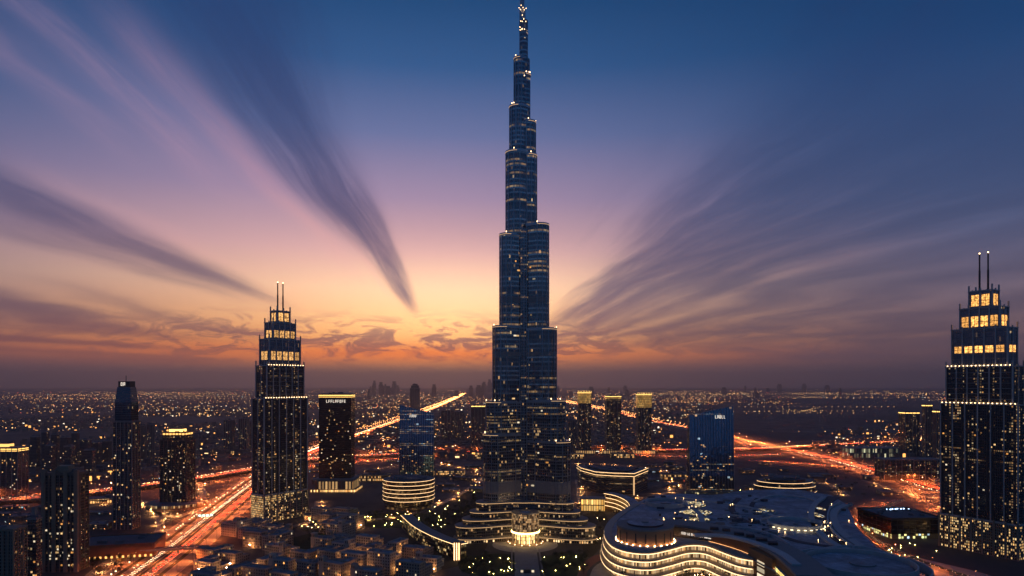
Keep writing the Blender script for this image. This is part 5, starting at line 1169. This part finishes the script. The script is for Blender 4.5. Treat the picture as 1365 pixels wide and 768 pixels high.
S(1110, 1255, 588, 612, 40, 22, houses=1); S(1180, 1260, 560, 590, 16, 30); S(1250, 1365, 521, 535, 26, 90, houses=0)
for (x0, x1, y, gap) in ((985, 1200, 543, 60), (1030, 1170, 576.5, 120), (345, 640, 553, 45), (0, 340, 531, 70), (880, 1260, 526, 80)):  # straight lit roads far out
    X0, Y0 = at(x0, y); X1, Y1 = at(x1, y + rg.uniform(-1.2, 1.2)); m_ = int(abs(X1 - X0) / gap)
    for i in range(m_): f = i / m_; light(X0 + (X1 - X0) * f, Y0 + (Y1 - Y0) * f, m=1)
for px in (1133, 1143, 1155, 1170, 1181): x, y = at(px, 576); light(x, y, 1.6, 10, 2)
# low flat sheds, car parks and service blocks on the open ground between the towers
SHED = facade("shed_wall", (.08, .07, .06), (.15, .135, .12), 5.0, 4.0, .4, .3, .16, 1.5, cols=((1, .45, .12), (1, .72, .38)), gmetal=.2, grough=.4, cluster=.06, cool=.15)
SHR = panelled("shed_roof", (.20, .21, .24), 5.0)
def sheds(px0, px1, py0, py1, n_, where, hmax=11, avoid=None):
    done = []
    for _ in range(n_ * 6):
        if len(done) >= n_: break
        px, py = rg.uniform(px0, px1), rg.uniform(py0, py1); x, y = at(px, py)
        w_, d_ = rg.uniform(18, 52), rg.uniform(14, 34)
        if near_hw(x, y, 46 + w_ / 2) or any(math.hypot(x - p.x, y - p.y) < 26 + w_ / 2 for C_ in [XC, X2, SM] + RS for p in C_[::2]) or any(math.hypot(x - q[0], y - q[1]) < 26 + w_ / 2 + q[2] / 2 for q in done): continue
        done.append((x, y, w_)); h_ = rg.uniform(4, hmax); tone = rg.choice(("plain", "dim", "partly lit")); wide = "long" if w_ > 36 else "small"
        r_ = thing("low_shed", "%s %s low flat-roofed shed %s" % (wide, tone, where), "building", (x, y, 0), rg.uniform(-.4, .4), "low sheds between the towers"); b = MB(); b.prism(rect(w_, d_), 0, h_, 0, 1); b.build("wall", [SHED, SHR], r_)
        b = MB(); b.prism(offset(rect(w_, d_), .3), h_ - .8, h_ + .7, 0); b.build("parapet", CONC, r_)
        for i in range(rg.randrange(1, 4)): b = MB(); a_ = rg.uniform(1, 3); b.box(-a_, a_, -a_ * .7, a_ * .7, h_, h_ + rg.uniform(1, 2.4)); b.build("roof_unit", ROOF, r_, (rg.uniform(-.35, .35) * w_, rg.uniform(-.3, .3) * d_, 0))
        for i in range(rg.randrange(2, 6)): light(x + rg.uniform(-.8, .8) * w_, y - d_ * .5 - rg.uniform(3, 14), .42, 4.5)
sheds(590, 645, 618, 660, 9, "left of the tallest tower"); sheds(860, 912, 618, 650, 7, "between the hotel block and the right blue tower"); sheds(985, 1100, 618, 650, 8, "near the oval building"); sheds(0, 150, 664, 720, 12, "left of the shoulder tower"); sheds(190, 320, 590, 640, 14, "behind the ribbed tower")
sheds(405, 530, 612, 650, 10, "near the dark slab tower"); sheds(1110, 1250, 630, 660, 6, "in front of the long brown block"); sheds(860, 1000, 565, 596, 8, "beyond the right blue tower"); sheds(1090, 1200, 672, 700, 4, "beside the curved mall road")
tag(th.build("distant_houses", FH), None, None, None, 'stuff'); tag(tl.build("distant_town_lights", LF), None, None, None, 'stuff'); tag(wl_.build("distant_lit_shopfronts", [emit("shopfront_amber", (1, .42, .10), 2.2, False), emit("shopfront_warm", (1, .62, .28), 2.2, False), emit("shopfront_pale", (1, .85, .6), 2.0, False)]), None, None, None, 'stuff')
# ------------------------------------------------------------------ gardens, plaza and trees
def patch(name, pts, m, z, px=True):
    P = [at(x, y) for x, y in pts] if px else pts
    C_ = [tuple(p) for p in spline(P + [P[0]], 10.0)][:-1]; b = MB(); b.face([(p[0], p[1], z) for p in ccw(C_)]); return struct(name, b, m)
LAWN = solid("night_lawn", (.028, .05, .018), .95, 0, .5, .12); DIRT = solid("planting_bed", (.05, .045, .03), .95, 0, .5, .1)
REDP = solid("red_paving", (.24, .09, .07), .8, 0, .3, .2)
patch("park_ground", [(566, 690), (600, 668), (640, 650), (655, 690), (640, 740), (560, 760), (545, 715)], DIRT, .03)
patch("lawn", [(620, 742), (660, 738), (688, 742), (688, 764), (640, 768), (612, 758)], LAWN, .05); patch("lawn", [(722, 742), (760, 738), (778, 742), (770, 768), (735, 770), (722, 760)], LAWN, .05)
patch("lawn", [(386, 718), (430, 708), (452, 716), (446, 734), (400, 738), (384, 730)], LAWN, .05)
patch("park_ground", [(480, 690), (510, 684), (580, 686), (590, 700), (540, 704), (490, 702)], LAWN, .04); patch("park_ground", [(770, 690), (800, 680), (812, 700), (800, 730), (780, 740)], DIRT, .03)
b = MB(); (xa, ya), (xb, yb_) = at(700, 728), at(704, 800); b.box(xa - 15, xa + 15, yb_ - 60, ya, .05, .16); struct("plaza_path", b, PAVE)
b = MB(); b.prism(circle(xa, ya + 8, 46, 48), .04, .12, 0, 0); struct("plaza", b, PAVE)
for s_ in (-1, 1):
    b = MB(); b.box(-1, 1, -110, -5, 0, 1.0); o = b.build("planter_wall", CONC, None, (xa + s_ * 18.5, ya - 10, 0)); tag(o, "low planter wall along the %s side of the entrance path" % ("left" if s_ < 0 else "right"), "wall")
patch("red_path", [(769, 768), (776, 752), (792, 741), (808, 738), (812, 744), (798, 748), (784, 760), (780, 776)], REDP, .07); patch("paved_court", [(786, 768), (792, 756), (806, 748), (822, 752), (840, 790), (800, 800)], PAVE, .06)
patch("mall_plaza", [(1170, 735), (1230, 745), (1340, 775), (1300, 800), (1230, 800)], PAVE, .05)
fx, fy = at(703, 764); fo = thing("entrance_monument", "small lit stone gate block on the entrance path below the golden pavilion", "monument", (fx, fy, 0))
b = MB(); b.box(-9, -4, -2, 2, .2, 5); b.build("side_block", CONC, fo); b = MB(); b.box(4, 9, -2, 2, .2, 5); b.build("side_block", CONC, fo); b = MB(); b.box(-4, 4, -1.5, 1.5, .2, 4.2); b.build("dark_panel", DARKM, fo)
for x in (-6.5, 6.5): b = MB(); b.box(-1.4, 1.4, -2.2, -2.02, 1.5, 4); b.build("lit_panel", WHITE, fo, (x, 0, 0)) if False else b.build("lit_panel", LIT[2], fo, (x, 0, 0))
LEAF = [solid("leaves_%s" % k, c, .75, 0, .5, .4) for k, c in (("dark", (.030, .048, .020)), ("olive", (.052, .060, .026)))]; BARK = solid("bark", (.08, .06, .045), .9)
def crown_mesh(seed, h_, r_, palm=False):
    q = random.Random(seed); b = MB()
    if palm:
        for k in range(13):
            a = q.uniform(0, 6.283); d_ = q.uniform(.75, 1) * r_; pts = [(0, 0, h_), (d_ * .5, 0, h_ + r_ * .28), (d_, 0, h_ - r_ * q.uniform(.1, .45))]
            for i in range(2):
                (x0, _, z0), (x1, _, z1) = pts[i], pts[i + 1]; wa, wb = (.25, .5) if i == 0 else (.5, .08)
                f = lambda x, y, z: (x * math.cos(a) - y * math.sin(a), x * math.sin(a) + y * math.cos(a), z)
                b.face([f(x0, -wa, z0), f(x1, -wb, z1), f(x1, 0, z1 + .2), f(x0, 0, z0 + .2)]); b.face([f(x0, 0, z0 + .2), f(x1, 0, z1 + .2), f(x1, wb, z1), f(x0, wa, z0)])
        return b
    cl = [(q.gauss(0, .42) * r_, q.gauss(0, .42) * r_, h_ * .68 + q.gauss(0, .22) * r_) for _ in range(11)]
    for k in range(330):
        c_ = q.choice(cl); p_ = Vector((c_[0] + q.gauss(0, .26) * r_, c_[1] + q.gauss(0, .26) * r_, c_[2] + q.gauss(0, .2) * r_)); s_ = q.uniform(.22, .55); u = Vector((q.gauss(0, 1), q.gauss(0, 1), q.gauss(0, 1))).normalized(); v = u.orthogonal().normalized()
        b.face([p_ - u * s_, p_ + v * s_ * .6, p_ + u * s_, p_ - v * s_ * .6], 0 if q.random() < .6 else 1)
    return b
tp = []
for k in range(4):
    palm = k == 3; h_ = (9, 7, 11, 10)[k]; r_ = (4.2, 3.4, 5, 3.6)[k]
    tp.append((MB(), crown_mesh(k, h_, r_, palm), h_, palm))
    tr = tp[-1][0]; tr.prism(circle(0, 0, .32, 7), 0, h_ * (.95 if palm else .55), 0, top=circle(.2, .1, .16, 7))
    if not palm:
        for a in (0.4, 2.4, 4.5): P_ = circle(.15, .1, .12, 5); tr.prism(P_, h_ * .45, h_ * .8, 0, top=[(x + 1.2 * math.cos(a), y + 1.2 * math.sin(a)) for x, y in circle(.15, .1, .04, 5)])
proto = [None] * 4; ntree = 0
def tree(x, y, k, label, group, s_=1.0):
    global ntree
    ntree += 1
    nm = "palm_tree" if k == 3 else "garden_tree"
    if proto[k] is None:
        o = thing(nm, label, "palm" if k == 3 else "tree", (x, y, 0), rg.uniform(0, 6), group); KIDS[o.name] = [tp[k][0].build("trunk", BARK, o), tp[k][1].build("crown", LEAF, o)]; proto[k] = o
    else: o = copy_tree(proto[k], (x, y, 0), rg.uniform(0, 6), label); o['group'] = group
    o.scale = (s_,) * 3
def grove(px0, px1, py0, py1, n_, label, group, palms=.15, cond=None):
    m_ = 0
    while m_ < n_:
        px, py = rg.uniform(px0, px1), rg.uniform(py0, py1)
        if cond and not cond(px, py): m_ += .2; continue
        x, y = at(px, py); tree(x, y, 3 if rg.random() < palms else rg.randrange(3), label if True else "", group, rg.uniform(.7, 1.25)); m_ += 1
grove(572, 648, 648, 700, 95, "dark leafy tree in the park left of the tallest tower", "trees of the park", 0, lambda x, y: y > 706 - (x - 560) * .62 and y < 740 - abs(x - 590) * .3 and (x - 690) / 90 < 1 and x < 640 - max(0, y - 690))
grove(612, 690, 742, 768, 34, "small tree on the left lawn before the golden pavilion", "trees on the left lawn", 0)
grove(722, 782, 738, 768, 30, "small tree on the right lawn before the golden pavilion", "trees on the right lawn", 0)
grove(384, 452, 710, 738, 26, "dark tree in the garden among the low houses", "trees of the dark garden", 0)
grove(470, 600, 684, 704, 36, "tree around the foot of the round ringed building", "trees around the ringed building", 0)
grove(768, 806, 678, 730, 22, "tree between the tallest tower and the striped wing", "trees by the striped wing", 0)
grove(818, 990, 764, 778, 18, "palm on the lit promenade below the mall terraces", "palms on the mall promenade", 1.0)
grove(120, 200, 740, 768, 18, "roadside tree below the brown podium hall", "roadside trees", 0)
grove(1060, 1250, 640, 672, 0, "", "")
grove(1095, 1165, 622, 668, 20, "tree between the oval building and the right highway", "trees near the right highway", 0, lambda x, y: x > 1100)
# garden lights: small green-yellow lamps
GLM = emit("garden_lamp", (.95, .70, .20), 80.0); GLW = emit("garden_lamp_warm", (1, .56, .20), 70.0)
gl0 = {}
def glight(px, py, m, label, group, z=0.0):
    x, y = at(px, py, z); b = MB(); b.prism(circle(0, 0, .1, 6), 0, 1.2, 0); 
    if m.name not in gl0: o = thing("garden_light", label, "garden light", (x, y, z), 0, group); q = MB(); octa(q, 0, 0, 1.5, .36); KIDS[o.name] = [b.build("post", POLE, o), q.build("lamp_head", m, o)]; gl0[m.name] = o
    else: o = copy_tree(gl0[m.name], (x, y, z), 0, label); o['group'] = group
for (x0, x1, y0, y1, n_, m, lab, gp) in ((615, 690, 745, 768, 20, GLM, "small yellow-green light on the left lawn", "lights of the left lawn"), (722, 780, 742, 768, 12, GLM, "small yellow-green light on the right lawn", "lights of the right lawn"), (470, 600, 684, 703, 34, GLM, "small yellow-green light round the ringed building", "lights round the ringed building"),
                                         (820, 1000, 762, 776, 40, GLW, "warm light on the promenade below the mall terraces", "lights of the mall promenade"), (565, 640, 650, 706, 16, GLM, "small yellow-green light in the park", "lights of the park"), (400, 470, 690, 706, 18, GLW, "warm light in front of the shop row", "lights of the shop row"), (1180, 1262, 722, 746, 12, GLM, "yellow-green light beside the dark hall", "lights of the dark hall"), (770, 806, 690, 730, 10, GLW, "warm light by the striped wing", "lights by the striped wing"), (1010, 1095, 655, 664, 12, GLW, "small warm light behind the mall roof", "lights behind the mall"), (880, 1010, 640, 655, 14, GLM, "yellow-green light at the foot of the right blue tower", "lights of the right blue tower")):
    for q in range(n_): glight(rg.uniform(x0, x1), rg.uniform(y0, y1), m, lab, gp)
